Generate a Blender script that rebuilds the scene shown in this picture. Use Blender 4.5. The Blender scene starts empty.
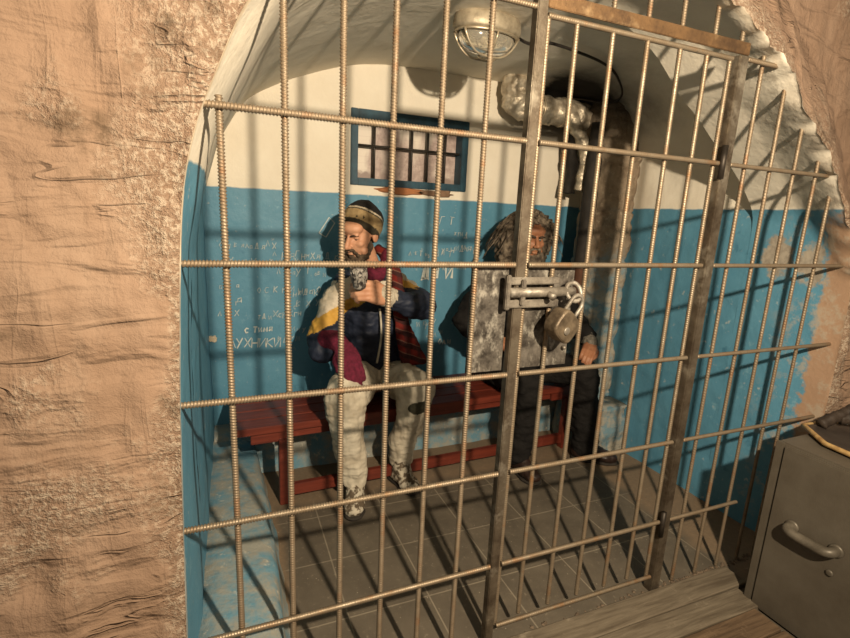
import bpy, bmesh, math, random
import numpy as np
from mathutils import Vector, Matrix, noise, Euler
random.seed(7)
rng = np.random.default_rng(7)
SC = bpy.context.scene
COL = SC.collection
K = 0.83            # authoring unit -> metres (floor tiles come out at 30 cm)

# ------------------------------------------------------------------ nodes
class NT:
    def __init__(s, name):
        s.m = bpy.data.materials.new(name); s.m.use_nodes = True
        s.t = s.m.node_tree; s.t.nodes.clear()
        s.out = s.n('ShaderNodeOutputMaterial'); s.b = s.n('ShaderNodeBsdfPrincipled')
        s.l(s.b.outputs[0], s.out.inputs[0])
        tc = s.n('ShaderNodeTexCoord'); mp = s.n('ShaderNodeMapping')
        mp.inputs['Scale'].default_value = (1/K,)*3
        s.l(tc.outputs['Object'], mp.inputs[0]); s.co = mp.outputs[0]
    def n(s, t, **k):
        x = s.t.nodes.new(t)
        for a, v in k.items(): setattr(x, a, v)
        return x
    def l(s, a, b): s.t.links.new(a, b)
    def put(s, sock, v):
        if hasattr(v, 'links') or hasattr(v, 'is_linked'): s.l(v, sock)
        else:
            if isinstance(v, tuple) and len(v) == 3 and sock.type == 'RGBA': v = v + (1,)
            sock.default_value = v
    def scaled(s, sc):
        mp = s.n('ShaderNodeMapping'); mp.inputs['Scale'].default_value = sc if isinstance(sc, tuple) else (sc,)*3
        s.l(s.co, mp.inputs[0]); return mp.outputs[0]
    def noise(s, scale=5, detail=6, rough=.6, stretch=None, dist=0.0):
        x = s.n('ShaderNodeTexNoise'); s.l(s.scaled(stretch) if stretch else s.co, x.inputs['Vector'])
        x.inputs['Scale'].default_value = scale; x.inputs['Detail'].default_value = detail
        x.inputs['Roughness'].default_value = rough; x.inputs['Distortion'].default_value = dist
        return x.outputs[0]
    def voro(s, scale=5, feature='F1'):
        x = s.n('ShaderNodeTexVoronoi', feature=feature); s.l(s.co, x.inputs['Vector']); x.inputs['Scale'].default_value = scale
        return x.outputs['Distance']
    def ramp(s, f, a, b, ca=0.0, cb=1.0):
        x = s.n('ShaderNodeMapRange'); s.put(x.inputs[0], f)
        x.inputs[1].default_value = a; x.inputs[2].default_value = b; x.inputs[3].default_value = ca; x.inputs[4].default_value = cb
        return x.outputs[0]
    def math(s, op, a, b=0.0, c=0.0):
        x = s.n('ShaderNodeMath', operation=op); s.put(x.inputs[0], a); s.put(x.inputs[1], b); s.put(x.inputs[2], c); return x.outputs[0]
    def mix(s, f, a, b):
        x = s.n('ShaderNodeMix', data_type='RGBA'); s.put(x.inputs[0], f); s.put(x.inputs[6], a); s.put(x.inputs[7], b); return x.outputs[2]
    def xyz(s):
        x = s.n('ShaderNodeSeparateXYZ'); s.l(s.co, x.inputs[0]); return x.outputs
    def attr(s, name):
        x = s.n('ShaderNodeAttribute', attribute_name=name); return x.outputs['Fac']
    def bump(s, h, strength=.4, dist=.01):
        x = s.n('ShaderNodeBump'); x.inputs['Strength'].default_value = strength; x.inputs['Distance'].default_value = dist
        s.put(x.inputs['Height'], h); s.l(x.outputs[0], s.b.inputs['Normal'])
    def set(s, col=None, rough=.8, metal=0.0, spec=.3):
        if col is not None: s.put(s.b.inputs['Base Color'], col)
        s.put(s.b.inputs['Roughness'], rough); s.put(s.b.inputs['Metallic'], metal)
        s.b.inputs['Specular IOR Level'].default_value = spec
        return s.m

def simple(name, a, b=None, scale=20, rough=.8, metal=0., bump=.0, bscale=60, spec=.3, lo=.35, hi=.65):
    t = NT(name)
    c = t.mix(t.ramp(t.noise(scale), lo, hi), a, b or tuple(x*.6 for x in a))
    if bump: t.bump(t.noise(bscale, 4), bump, .006)
    return t.set(c, rough, metal, spec)

def m_plaster():
    t = NT('ochre_plaster'); e0 = t.attr('edge')
    e = t.math('MAXIMUM', e0, t.ramp(t.noise(2.7, 5, .6), .55, .66, 0, .75))
    n1 = t.noise(3.5, 8, .65); n2 = t.noise(16, 6, .7); n3 = t.noise(70, 4, .7)
    c = t.mix(t.ramp(n1, .3, .7), (.285, .19, .13), (.235, .152, .10))
    c = t.mix(t.ramp(t.noise(7, 5, .6, (1, 1, .35)), .5, .75, 0, .6), c, (.34, .24, .17))
    # stippled, pale speckled render near the arch edge
    sp = t.math('MULTIPLY', t.ramp(n3, .47, .6), e)
    c = t.mix(t.math('MULTIPLY', sp, .85), c, (.50, .41, .31))
    dk = t.math('MULTIPLY', t.ramp(t.noise(48, 5, .75), .56, .68), t.math('MULTIPLY', e, t.ramp(n1, .42, .6)))
    c = t.mix(t.math('MULTIPLY', dk, .6), c, (.17, .115, .07))
    st = t.math('MULTIPLY', t.ramp(t.noise(4.2, 6, .7), .54, .66), t.ramp(n2, .42, .56))
    c = t.mix(t.math('MULTIPLY', st, .75), c, (.105, .07, .043))
    h = t.math('ADD', t.math('MULTIPLY', n2, .5), t.math('MULTIPLY', t.math('ADD', n3, t.noise(140, 3, .7)), t.math('ADD', t.math('MULTIPLY', e, .55), .06)))
    # trowel laps: short arcs where one pass of plaster overlaps the next
    wv = t.noise(2.4, 3, .45, (1.3, 1, 5.5), .5); lap = t.ramp(t.math('ABSOLUTE', t.math('SUBTRACT', wv, .5)), 0, .022, 1, 0)
    lap = t.math('MULTIPLY', lap, t.ramp(t.noise(4.4, 3, .5), .53, .6))
    wv2 = t.noise(2.2, 4, .5, (6.5, 1, 1.1), .4); lap2 = t.ramp(t.math('ABSOLUTE', t.math('SUBTRACT', wv2, .5)), 0, .05, 1, 0)
    lap2 = t.math('MULTIPLY', lap2, t.ramp(t.noise(3.1, 3, .5), .45, .55, 0, .55))
    h = t.math('ADD', h, t.math('ADD', t.math('MULTIPLY', lap, .5), t.math('MULTIPLY', lap2, .12)))
    h = t.math('ADD', h, t.math('ADD', t.math('MULTIPLY', t.noise(1.5, 2, .4, (4.5, 1, .8), .3), 1.5), t.math('MULTIPLY', t.ramp(wv, .42, .58), .5)))
    c = t.mix(t.math('MULTIPLY', lap, .14), c, (.13, .085, .055))
    t.put(t.b.inputs['Base Color'], c)
    t.bump(h, .75, .022)
    return t.set(None, .9, 0, .15)

def m_paint(name='dado_paint', ymax=None, z0=1.752, soot=False, orange=True):
    t = NT(name); x = t.xyz()
    n1 = t.noise(4, 7, .65); n2 = t.noise(25, 5, .65); nl = t.noise(9, 4, .5)
    white = t.mix(t.ramp(n1, .3, .75), (.78, .72, .60), (.70, .63, .51))
    white = t.mix(t.ramp(n2, .66, .78, 0, .35), white, (.45, .38, .28))
    blue = t.mix(t.ramp(n1, .3, .7), (.075, .215, .315), (.10, .26, .365))
    blue = t.mix(t.ramp(t.noise(11, 8, .75), .60, .74, 0, .75), blue, (.22, .40, .48))
    blue = t.mix(t.ramp(n2, .63, .72, 0, .7), blue, (.45, .47, .43))
    blue = t.mix(t.ramp(t.noise(5.5, 8, .7), .30, .38, .7, 0), blue, (.035, .13, .21))
    zz = t.math('ADD', x[2], t.math('MULTIPLY', t.math('SUBTRACT', nl, .5), .02))
    f = t.ramp(zz, z0 - .004, z0 + .004)
    c = t.mix(f, blue, white)
    # bare plaster on the outer jamb, with a ragged edge
    if orange:
        yy = t.math('ADD', x[1], t.math('MULTIPLY', t.math('SUBTRACT', t.noise(14, 6, .7), .5), .16))
        g = t.math('MULTIPLY', t.math('MULTIPLY', t.ramp(yy, .065, .045), t.ramp(x[0], .9, 1.0)), t.ramp(t.math('ADD', x[2], t.math('MULTIPLY', n2, .2)), 1.86, 1.78))
        c = t.mix(g, c, (.33, .215, .14))
        scuff = t.math('MULTIPLY', t.ramp(t.noise(12, 6, .7), .5, .6), t.math('MULTIPLY', t.ramp(yy, .3, .12), t.ramp(x[0], .9, 1.0)))
        c = t.mix(t.math('MULTIPLY', scuff, .65), c, (.36, .31, .24))
        for py, pz, pr in ((.29, 1.52, .085), (.12, 1.49, .075)):
            dy = t.math('POWER', t.math('SUBTRACT', x[1], py), 2.0); dz = t.math('POWER', t.math('MULTIPLY', t.math('SUBTRACT', x[2], pz), .7), 2.0)
            dd = t.math('ADD', t.math('SQRT', t.math('ADD', dy, dz)), t.math('MULTIPLY', t.math('SUBTRACT', t.noise(13, 6, .7), .5), .16))
            c = t.mix(t.math('MULTIPLY', t.ramp(dd, pr, pr - .02), t.ramp(x[0], 1.5, 1.6)), c, t.mix(t.ramp(n2, .4, .6), (.34, .30, .24), (.24, .21, .17)))
        rim = t.math('MULTIPLY', t.ramp(t.math('ADD', x[1], t.math('MULTIPLY', t.math('SUBTRACT', n2, .5), .05)), -.022, -.038), t.math('MULTIPLY', t.ramp(x[2], 1.2, 1.6, .5, 1), t.ramp(x[0], .9, .6)))
        c = t.mix(rim, c, (.70, .58, .42))
    if soot:  # soot near the flue, plus painted-in shade over the right vault
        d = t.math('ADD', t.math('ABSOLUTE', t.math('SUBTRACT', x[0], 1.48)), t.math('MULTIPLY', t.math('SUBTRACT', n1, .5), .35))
        soot_shade = t.math('MULTIPLY', t.ramp(d, .52, .30), t.ramp(t.math('ADD', x[2], t.math('MULTIPLY', n1, .25)), 2.30, 2.52))
        soot_shade = t.math('MULTIPLY', soot_shade, t.ramp(t.math('ADD', x[1], t.math('MULTIPLY', n1, .3)), .98, 1.5))
        c = t.mix(soot_shade, c, (.012, .01, .008))
    t.bump(t.math('ADD', t.noise(12, 5, .6), t.math('MULTIPLY', n2, .35)), .28, .015)
    return t.set(c, t.ramp(f, 0, 1, .5, .85), 0, .3)

def m_ledge():
    t = NT('worn_ledge_paint')
    c = t.mix(t.ramp(t.noise(6, 8, .7), .42, .58), (.115, .235, .30), (.27, .265, .225))
    c = t.mix(t.ramp(t.noise(18, 6, .7), .60, .7), c, (.52, .48, .39))
    t.bump(t.noise(20, 6, .65), .4, .015)
    return t.set(c, .75)

def m_floor():
    t = NT('floor_tiles'); x = t.xyz()
    def line(v, off):
        f = t.math('FRACT', t.math('DIVIDE', t.math('ADD', v, off), .36))
        d = t.math('MINIMUM', f, t.math('SUBTRACT', 1.0, f))
        return t.ramp(d, .006, .012, 1, 0)
    g = t.math('MAXIMUM', line(x[0], 3.6 - .24), line(x[1], 3.6 - .297))
    n1 = t.noise(5, 7, .65); n2 = t.noise(40, 5, .7)
    c = t.mix(t.ramp(n1, .3, .7), (.078, .064, .047), (.125, .103, .075))
    c = t.mix(t.math('MULTIPLY', g, t.ramp(n1, .3, .5, .35, .9)), c, (.22, .185, .135))
    edge = t.math('MAXIMUM', t.ramp(t.math('ADD', x[0], t.math('MULTIPLY', n1, .3)), 1.48, 1.55), t.ramp(t.math('ADD', x[1], t.math('MULTIPLY', n1, .2)), 1.22, 1.3))
    edge = t.math('MAXIMUM', edge, t.ramp(t.math('ADD', x[0], t.math('MULTIPLY', n1, .1)), -.62, -.66))
    c = t.mix(edge, c, t.mix(t.ramp(n2, .3, .7), (.21, .15, .095), (.15, .107, .068)))
    c = t.mix(t.ramp(t.voro(26), .075, .05, 0, .8), c, (.36, .31, .23))
    c = t.mix(t.ramp(n2, .6, .7, 0, .4), c, (.30, .25, .18))
    t.bump(t.math('ADD', n2, t.math('MULTIPLY', g, .6)), .25, .008)
    return t.set(c, .6, 0, .35)

def m_rebar(name, a, b, c3, rough=.5, metal=.55):
    t = NT(name)
    oi = t.n('ShaderNodeObjectInfo')
    ad = t.n('ShaderNodeVectorMath', operation='ADD'); t.l(t.co, ad.inputs[0])
    cb = t.n('ShaderNodeCombineXYZ'); t.l(t.math('MULTIPLY', oi.outputs['Random'], 37.), cb.inputs[2]); t.l(cb.outputs[0], ad.inputs[1]); t.co = ad.outputs[0]
    n = t.noise(9, 7, .7); n2 = t.noise(70, 5, .7)
    c = t.mix(t.ramp(n, .35, .62), a, b)
    c = t.mix(t.ramp(t.noise(5, 5, .7), .54, .68), c, c3)
    c = t.mix(t.ramp(n2, .6, .75, 0, .7), c, tuple(v*.35 for v in b))
    t.bump(n2, .3, .004)
    return t.set(c, t.ramp(n, .3, .7, rough - .1, rough + .2), metal, .4)

def m_wood(name, a, b, rough=.45, axis=0, spec=.4):
    t = NT(name); st = [14, 14, 14]; st[axis] = 1.2
    n = t.noise(3, 7, .65, tuple(st), .4); n2 = t.noise(9, 6, .7)
    c = t.mix(t.ramp(n, .35, .65), a, b)
    c = t.mix(t.ramp(n2, .6, .75, 0, .6), c, tuple(min(1, v*1.7 + .02) for v in a))
    t.bump(n, .25, .006)
    return t.set(c, rough, 0, spec)

def m_plate():
    t = NT('lock_plate_steel')
    a = t.noise(13, 8, .75); b_ = t.noise(34, 6, .7, (1, 1, .6))
    c = t.mix(t.ramp(a, .4, .62), (.045, .038, .031), (.17, .15, .125))
    c = t.mix(t.ramp(b_, .52, .7), c, (.40, .37, .31))
    t.bump(b_, .2, .003)
    return t.set(c, t.ramp(a, .3, .7, .35, .6), .55, .4)
M = {}
M['plaster'] = m_plaster()
M['paint'] = m_paint(soot=True)  # soot term also darkens the right vault as painted shade
M['ledge'] = m_ledge()
M['floor'] = m_floor()
M['rebar'] = m_rebar('ribbed_steel', (.27, .215, .15), (.20, .145, .092), (.24, .115, .05))
M['gatebar'] = m_rebar('gate_bar_steel', (.30, .245, .175), (.205, .15, .095), (.27, .135, .055), .42, .6)
M['frame_steel'] = m_rebar('frame_steel', (.20, .165, .12), (.075, .055, .037), (.34, .30, .235), .42, .7)
M['head_steel'] = m_rebar('rusty_head_steel', (.24, .14, .066), (.085, .05, .027), (.38, .26, .14), .45, .6)
M['plate'] = m_plate()
M['bolt'] = m_rebar('bolt_steel', (.29, .255, .205), (.075, .062, .05), (.48, .44, .37), .48, .5)
M['padlock'] = simple('padlock_brass', (.19, .145, .095), (.07, .052, .034), 26, .5, .5, .3)
M['dark_metal'] = simple('dark_steel', (.045, .036, .028), (.02, .016, .012), 20, .5, .5)
M['red_wood'] = m_wood('red_painted_wood', (.155, .030, .016), (.095, .018, .011), .38, 0, .45)
M['board'] = m_wood('grey_floor_board', (.17, .14, .10), (.085, .066, .045), .75, 0, .2)
M['board_brown'] = m_wood('brown_floor_board', (.15, .10, .06), (.07, .045, .027), .75, 0, .2)
M['frame_blue'] = simple('window_frame_paint', (.022, .075, .11), (.012, .035, .052), 9, .5, 0, .2)
M['bar_dark'] = simple('window_bar_iron', (.05, .042, .035), (.03, .025, .02), 30, .5, .3)
M['lamp_metal'] = simple('lamp_casting', (.42, .36, .26), (.24, .20, .14), 22, .5, .4, .2)
M['cage'] = simple('lamp_guard_wire', (.52, .45, .33), (.40, .33, .23), 30, .35, .7)
M['cable'] = simple('black_cable', (.025, .02, .016), (.015, .012, .01), 30, .6)
M['foil'] = simple('crumpled_foil_wrap', (.66, .58, .45), (.34, .28, .20), 16, .36, .5, 1., 42)
M['soot'] = simple('sooty_iron', (.03, .025, .02), (.012, .01, .008), 12, .75, .1, .5, 30)
M['rust_pipe'] = simple('rusty_pipe', (.13, .055, .03), (.06, .028, .016), 14, .75, .2, .4)
M['safe'] = simple('grey_safe_enamel', (.105, .09, .068), (.075, .062, .045), 5, .5, .15, .12, 120, .4)
M['safe_dark'] = simple('safe_gap', (.03, .025, .018), (.02, .016, .012), 5, .7)
M['handle'] = simple('worn_handle_metal', (.15, .13, .10), (.09, .077, .058), 20, .45, .3)
M['gilt'] = simple('gilt_edge', (.62, .42, .18), (.34, .20, .08), 30, .35, .4)
M['tray'] = simple('dark_panel', (.05, .04, .033), (.03, .024, .02), 9, .45)
M['leather'] = simple('dark_leather', (.045, .032, .023), (.02, .014, .01), 20, .6, 0, .6, 40)
M['skin'] = simple('wax_skin', (.56, .30, .18), (.46, .22, .125), 16, .5, 0, .25, 90, .4)
M['skin_ruddy'] = simple('ruddy_skin', (.36, .165, .085), (.25, .10, .05), 14, .5, 0, .3, 80, .35)
M['eye_white'] = simple('eye_white', (.30, .26, .21), None, 20, .2)
M['eye_dark'] = simple('eye_iris', (.02, .014, .01), None, 20, .15)
M['lips'] = simple('lips', (.38, .15, .10), None, 20, .5)
M['beard'] = simple('dark_beard', (.055, .038, .026), (.12, .085, .055), 60, .9, 0, 1., 160)
M['brow'] = simple('eyebrow_hair', (.07, .045, .028), (.03, .02, .014), 60, .9)
M['hair'] = simple('matted_grey_brown_hair', (.19, .15, .105), (.04, .028, .02), 34, .75, 0, .5, 120)
M['navy'] = simple('navy_nylon', (.019, .025, .045), (.011, .015, .028), 12, .6, 0, .5, 26)
M['white_cloth'] = simple('dirty_white_nylon', (.60, .53, .42), (.48, .41, .31), 14, .75, 0, .4, 30)
M['yellow_cloth'] = simple('mustard_nylon', (.58, .335, .06), (.46, .25, .045), 14, .7, 0, .4, 30)
M['maroon'] = simple('maroon_knit', (.135, .012, .032), (.08, .008, .02), 60, .9, 0, .7, 150)
M['cuff'] = simple('ribbed_cuff', (.52, .46, .36), (.36, .31, .23), 60, .9, 0, .8, 120)
M['zip'] = simple('zip_tape', (.55, .49, .38), None, 30, .5)
M['khaki'] = simple('dirty_khaki_cotton', (.54, .485, .38), (.33, .28, .205), 7, .9, 0, .3, 50, .2, .38, .66)
M['patch'] = simple('olive_patch', (.055, .05, .03), (.03, .028, .018), 20, .9)
M['boot'] = simple('dusty_boot', (.46, .41, .32), (.10, .075, .05), 32, .85, 0, .8, 60, .2, .46, .54)
M['sole'] = simple('rubber_sole', (.035, .028, .022), None, 20, .8)
M['lace'] = simple('boot_lace', (.62, .56, .45), None, 20, .8)
M['black_cloth'] = simple('black_wool', (.014, .0125, .0115), (.009, .008, .0075), 14, .9, 0, .6, 60, .15)
M['grey_cuff'] = simple('grey_knit', (.17, .15, .12), (.09, .08, .065), 50, .9, 0, .6, 120)
M['shoe'] = simple('dark_brown_leather', (.028, .014, .010), (.016, .009, .007), 14, .4, 0, .2, 40, .4)
M['hat_black'] = simple('black_knit', (.014, .012, .011), None, 60, .95, 0, .8, 150)
M['hat_tan'] = simple('tan_knit', (.33, .235, .115), (.26, .18, .085), 60, .95, 0, .8, 150)
M['hat_white'] = simple('cream_knit', (.55, .47, .34), None, 60, .95, 0, .8, 150)
M['hat_olive'] = simple('dark_olive_knit', (.045, .037, .022), None, 60, .95, 0, .8, 150)
M['debris'] = simple('mortar_rubble', (.17, .125, .085), (.07, .05, .034), 30, .95, 0, .8, 60)
M['scratch'] = simple('bare_scratch', (.66, .67, .60), (.46, .53, .53), 40, .9)
M['chip'] = simple('chipped_plaster', (.72, .62, .46), (.6, .48, .33), 30, .9)
M['brick'] = simple('bare_brick', (.42, .17, .07), (.30, .13, .06), 16, .95, 0, .8, 60)
M['brick_dark'] = simple('worn_brick', (.26, .16, .10), (.16, .10, .065), 22, .95, 0, .8, 60)

def m_plaid():
    t = NT('red_plaid'); x = t.xyz()
    n = t.noise(14, 4, .6)
    u = t.math('ADD', t.math('ADD', x[2], t.math('MULTIPLY', x[0], .35)), t.math('MULTIPLY', n, .02)); v = t.math('ADD', x[0], t.math('MULTIPLY', x[1], .6))
    a = t.ramp(t.math('FRACT', t.math('MULTIPLY', u, 15.)), .56, .62); b = t.ramp(t.math('FRACT', t.math('MULTIPLY', v, 13.)), .55, .62)
    c = t.mix(a, (.13, .016, .012), (.045, .014, .013)); c = t.mix(t.math('MULTIPLY', b, .55), c, (.04, .02, .02))
    w = t.ramp(t.math('FRACT', t.math('MULTIPLY', u, 15.)), .12, .0, 0, .6)
    c = t.mix(w, c, (.26, .17, .12)); t.bump(t.noise(120, 3), .5, .005)
    return t.set(c, .9, 0, .15)
M['plaid'] = m_plaid()

def m_chimney():
    t = NT('chimney_render'); x = t.xyz()
    n = t.noise(7, 8, .7); n2 = t.noise(26, 6, .7)
    c = t.mix(t.ramp(n, .35, .65), (.36, .285, .205), (.19, .14, .095))
    c = t.mix(t.ramp(n2, .57, .68), c, (.44, .37, .27))
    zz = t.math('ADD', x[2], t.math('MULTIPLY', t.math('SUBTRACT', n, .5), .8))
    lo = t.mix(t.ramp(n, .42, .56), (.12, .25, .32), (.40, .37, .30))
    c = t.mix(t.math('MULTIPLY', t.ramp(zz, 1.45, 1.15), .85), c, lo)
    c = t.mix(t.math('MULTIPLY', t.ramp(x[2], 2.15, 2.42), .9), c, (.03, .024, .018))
    t.bump(t.math('ADD', n2, n), .7, .02)
    return t.set(c, .92, 0, .15)
M['chimney'] = m_chimney()

def m_pane():
    t = NT('window_view'); x = t.xyz()
    n = t.noise(26, 7, .8); n2 = t.noise(4, 4, .6, (1, 1, .3))
    c = t.mix(t.ramp(n, .35, .65), (.56, .45, .40), (.30, .215, .19))
    c = t.mix(t.ramp(n2, .5, .6), c, (.74, .66, .56))
    c = t.mix(t.math('MULTIPLY', t.ramp(t.math('ADD', x[2], t.math('MULTIPLY', n, .08)), 1.955, 1.93), t.ramp(n2, .45, .55)), c, (.28, .21, .18))
    fr = t.math('FRACT', t.math('MULTIPLY', x[2], 24.))
    c = t.mix(t.ramp(fr, .1, .0, 0, .3), c, (.34, .25, .22))
    return t.set(c, .45, 0, .4)
M['pane'] = m_pane()
def m_glass():
    t = NT('lamp_glass'); t.set((.86, .80, .66), .12, 0, .5)
    t.b.inputs['Transmission Weight'].default_value = .8; t.b.inputs['IOR'].default_value = 1.3
    return t.m
M['glass'] = m_glass()
M['tumbler'] = simple('ornate_tumbler', (.34, .31, .27), (.05, .042, .038), 48, .4, .1, .8, 60, .5, .47, .53)

# ------------------------------------------------------------------ mesh helpers
class MB:
    def __init__(s): s.v = []; s.f = []; s.mi = []
    def add(s, v, f, mi=0, mat=None):
        o = len(s.v)
        if mat is not None: v = [mat @ Vector(p) for p in v]
        s.v += [tuple(p) for p in v]; s.f += [tuple(i + o for i in q) for q in f]; s.mi += [mi]*len(f)
    def box(s, a, b, mi=0, mat=None):
        x0, y0, z0 = a; x1, y1, z1 = b
        v = [(x0,y0,z0),(x1,y0,z0),(x1,y1,z0),(x0,y1,z0),(x0,y0,z1),(x1,y0,z1),(x1,y1,z1),(x0,y1,z1)]
        s.add(v, [(0,3,2,1),(4,5,6,7),(0,1,5,4),(1,2,6,5),(2,3,7,6),(3,0,4,7)], mi, mat)
    def tube(s, pts, r, n=8, mi=0, caps=True, flat=1.0, closed=False):
        pts = [Vector(p) for p in pts]; N = len(pts)
        rs = r if isinstance(r, (list, tuple)) else [r]*N
        v = []; f = []; prev = None
        for i, p in enumerate(pts):
            a = pts[(i-1) % N] if (closed or i > 0) else p; b = pts[(i+1) % N] if (closed or i < N-1) else p
            d = (b - a).normalized()
            if prev is None:
                u = d.orthogonal().normalized()
            else:
                u = (prev - d*prev.dot(d))
                u = u.normalized() if u.length > 1e-6 else d.orthogonal().normalized()
            prev = u; w = d.cross(u)
            for k in range(n):
                t = 2*math.pi*k/n
                v.append(p + u*(math.cos(t)*rs[i]) + w*(math.sin(t)*rs[i]*flat))
        for i in range(N if closed else N-1):
            j = (i+1) % N
            for k in range(n):
                f.append((i*n+k, i*n+(k+1) % n, j*n+(k+1) % n, j*n+k))
        if caps and not closed:
            f.append(tuple(reversed(range(n)))); f.append(tuple((N-1)*n+k for k in range(n)))
        s.add(v, f, mi)
    def lathe(s, prof, n=24, mi=0, mat=None, sx=1, sy=1):
        v = []; f = []
        for r, z in prof:
            for k in range(n):
                t = 2*math.pi*k/n; v.append((r*math.cos(t)*sx, r*math.sin(t)*sy, z))
        for i in range(len(prof)-1):
            for k in range(n): f.append((i*n+k, i*n+(k+1) % n, (i+1)*n+(k+1) % n, (i+1)*n+k))
        f.append(tuple(reversed(range(n)))); f.append(tuple((len(prof)-1)*n+k for k in range(n)))
        s.add(v, f, mi, mat)
    def mesh(s, name, mats, smooth=True):
        me = bpy.data.meshes.new(name); me.from_pydata(s.v, [], s.f)
        for m in (mats if isinstance(mats, (list, tuple)) else [mats]): me.materials.append(m)
        if len(set(s.mi)) > 1: me.polygons.foreach_set('material_index', s.mi)
        if smooth: me.polygons.foreach_set('use_smooth', [True]*len(me.polygons))
        me.update(); return me
    def obj(s, name, mats, parent=None, smooth=True, bevel=0.0, **k):
        return link(name, s.mesh(name, mats, smooth and not bevel), parent, bevel=bevel, **k)

def link(name, me, parent=None, bevel=0.0, loc=None, rot=None, kind=None):
    if bevel:
        bm = bmesh.new(); bm.from_mesh(me)
        ed = [e for e in bm.edges if len(e.link_faces) == 2 and e.calc_face_angle(0) > .6]
        bmesh.ops.bevel(bm, geom=ed, offset=bevel, segments=2, affect='EDGES', clamp_overlap=True)
        bm.to_mesh(me); bm.free()
    o = bpy.data.objects.new(name, me); COL.objects.link(o)
    if parent: o.parent = parent
    if loc: o.location = loc
    if rot: o.rotation_euler = rot
    if kind: o['kind'] = kind
    return o
def thing(name, label, cat, loc=(0, 0, 0), rot=None, group=None):
    o = bpy.data.objects.new(name, None); COL.objects.link(o); o.location = loc; o.empty_display_size = .1
    if rot: o.rotation_euler = rot
    o['label'] = label; o['category'] = cat
    if group: o['group'] = group
    return o
def tag(o, label, cat, group=None):
    o['label'] = label; o['category'] = cat
    if group: o['group'] = group
    return o
def fbm(x, y, z, oc=4):
    return noise.fractal(Vector((x, y, z)), 1.0, 2.0, oc)

# ------------------------------------------------------------------ arch and vault profiles
F = np.array([(-1.055,-.05),(-1.043,.433),(-1.034,.78),(-1.021,1.156),(-1.002,1.505),(-.989,1.657),(-.973,1.75),(-.943,1.856),(-.907,1.943),(-.837,2.099),
 (-.72,2.25),(-.5,2.40),(-.2,2.49),(.1,2.515),(.45,2.485),(.737,2.40),(.907,2.325),(1.097,2.225),(1.247,2.09),(1.394,1.985),(1.507,1.887),(1.613,1.737),(1.755,1.50),(1.79,1.3),(1.80,.85),(1.80,-.05)])
P = np.array([(-1.02,-.05),(-1.02,.433),(-1.025,.78),(-1.02,1.156),(-1.0,1.505),(-.967,1.657),(-.95,1.744),(-.92,1.86),(-.885,1.943),(-.815,2.07),
 (-.70,2.25),(-.48,2.41),(-.18,2.51),(.1,2.55),(.5,2.54),(.80,2.455),(.947,2.375),(1.111,2.24),(1.23,2.169),(1.385,2.055),(1.52,1.96),(1.644,1.859),(1.765,1.70),(1.775,1.3),(1.775,.85),(1.775,-.05)])
Q = np.array([(-1.0,-.05),(-1.0,.433),(-1.005,.78),(-1.005,1.156),(-1.0,1.505),(-.993,1.657),(-.985,1.744),(-.95,1.86),(-.92,1.96),(-.86,2.08),
 (-.74,2.25),(-.5,2.385),(-.2,2.498),(.1,2.553),(.5,2.562),(.85,2.562),(1.1,2.55),(1.3,2.52),(1.45,2.46),(1.58,2.38),(1.68,2.27),(1.74,2.15),(1.775,2.0),(1.775,1.3),(1.775,.85),(1.775,-.05)])
Q0 = Q.copy(); Q0[:14] = P[:14]; Q0[14] = (.5, 2.555)
def resample(A, N):
    out = []
    seg = np.linalg.norm(np.diff(P, axis=0), axis=1); c = np.concatenate([[0], np.cumsum(seg)]); s = np.linspace(0, c[-1], N)
    k = np.clip(np.searchsorted(c, s, side='right')-1, 0, len(seg)-1); t = (s - c[k])/seg[k]
    a = A[np.maximum(k-1, 0)]; b = A[k]; d = A[k+1]; e = A[np.minimum(k+2, len(A)-1)]; t = t[:, None]
    # catmull-rom, tension softened
    m0 = (d-a)*.5*.7; m1 = (e-b)*.5*.7
    return (2*t**3-3*t**2+1)*b + (t**3-2*t**2+t)*m0 + (-2*t**3+3*t**2)*d + (t**3-t**2)*m1
N = 420
fF, fP, fQ, fQ0 = [resample(A, N) for A in (F, P, Q, Q0)]

def loft(name, rows, mat, amp, freq, kind='structure', sel=None, lock=()):
    """rows: list of (y, profile Nx2); sel: index range along the profile"""
    i0, i1 = sel or (0, N)
    v = []; f = []; n = i1-i0
    for ri, (y, A) in enumerate(rows):
        T = np.gradient(A, axis=0); T /= np.linalg.norm(T, axis=1)[:, None] + 1e-9
        for i in range(i0, i1):
            x, z = A[i]; a = 0 if ri in lock else amp
            d = a*fbm(x*freq, y*freq, z*freq) if a else 0
            v.append((x - T[i, 1]*d, y, z + T[i, 0]*d))
    for r in range(len(rows)-1):
        for i in range(n-1):
            f.append((r*n+i, r*n+i+1, (r+1)*n+i+1, (r+1)*n+i))
    b = MB(); b.add(v, f); return b.obj(name, mat, kind=kind)
def blend(A, B, t): return A*(1-t) + B*t

YF = -.06
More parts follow.
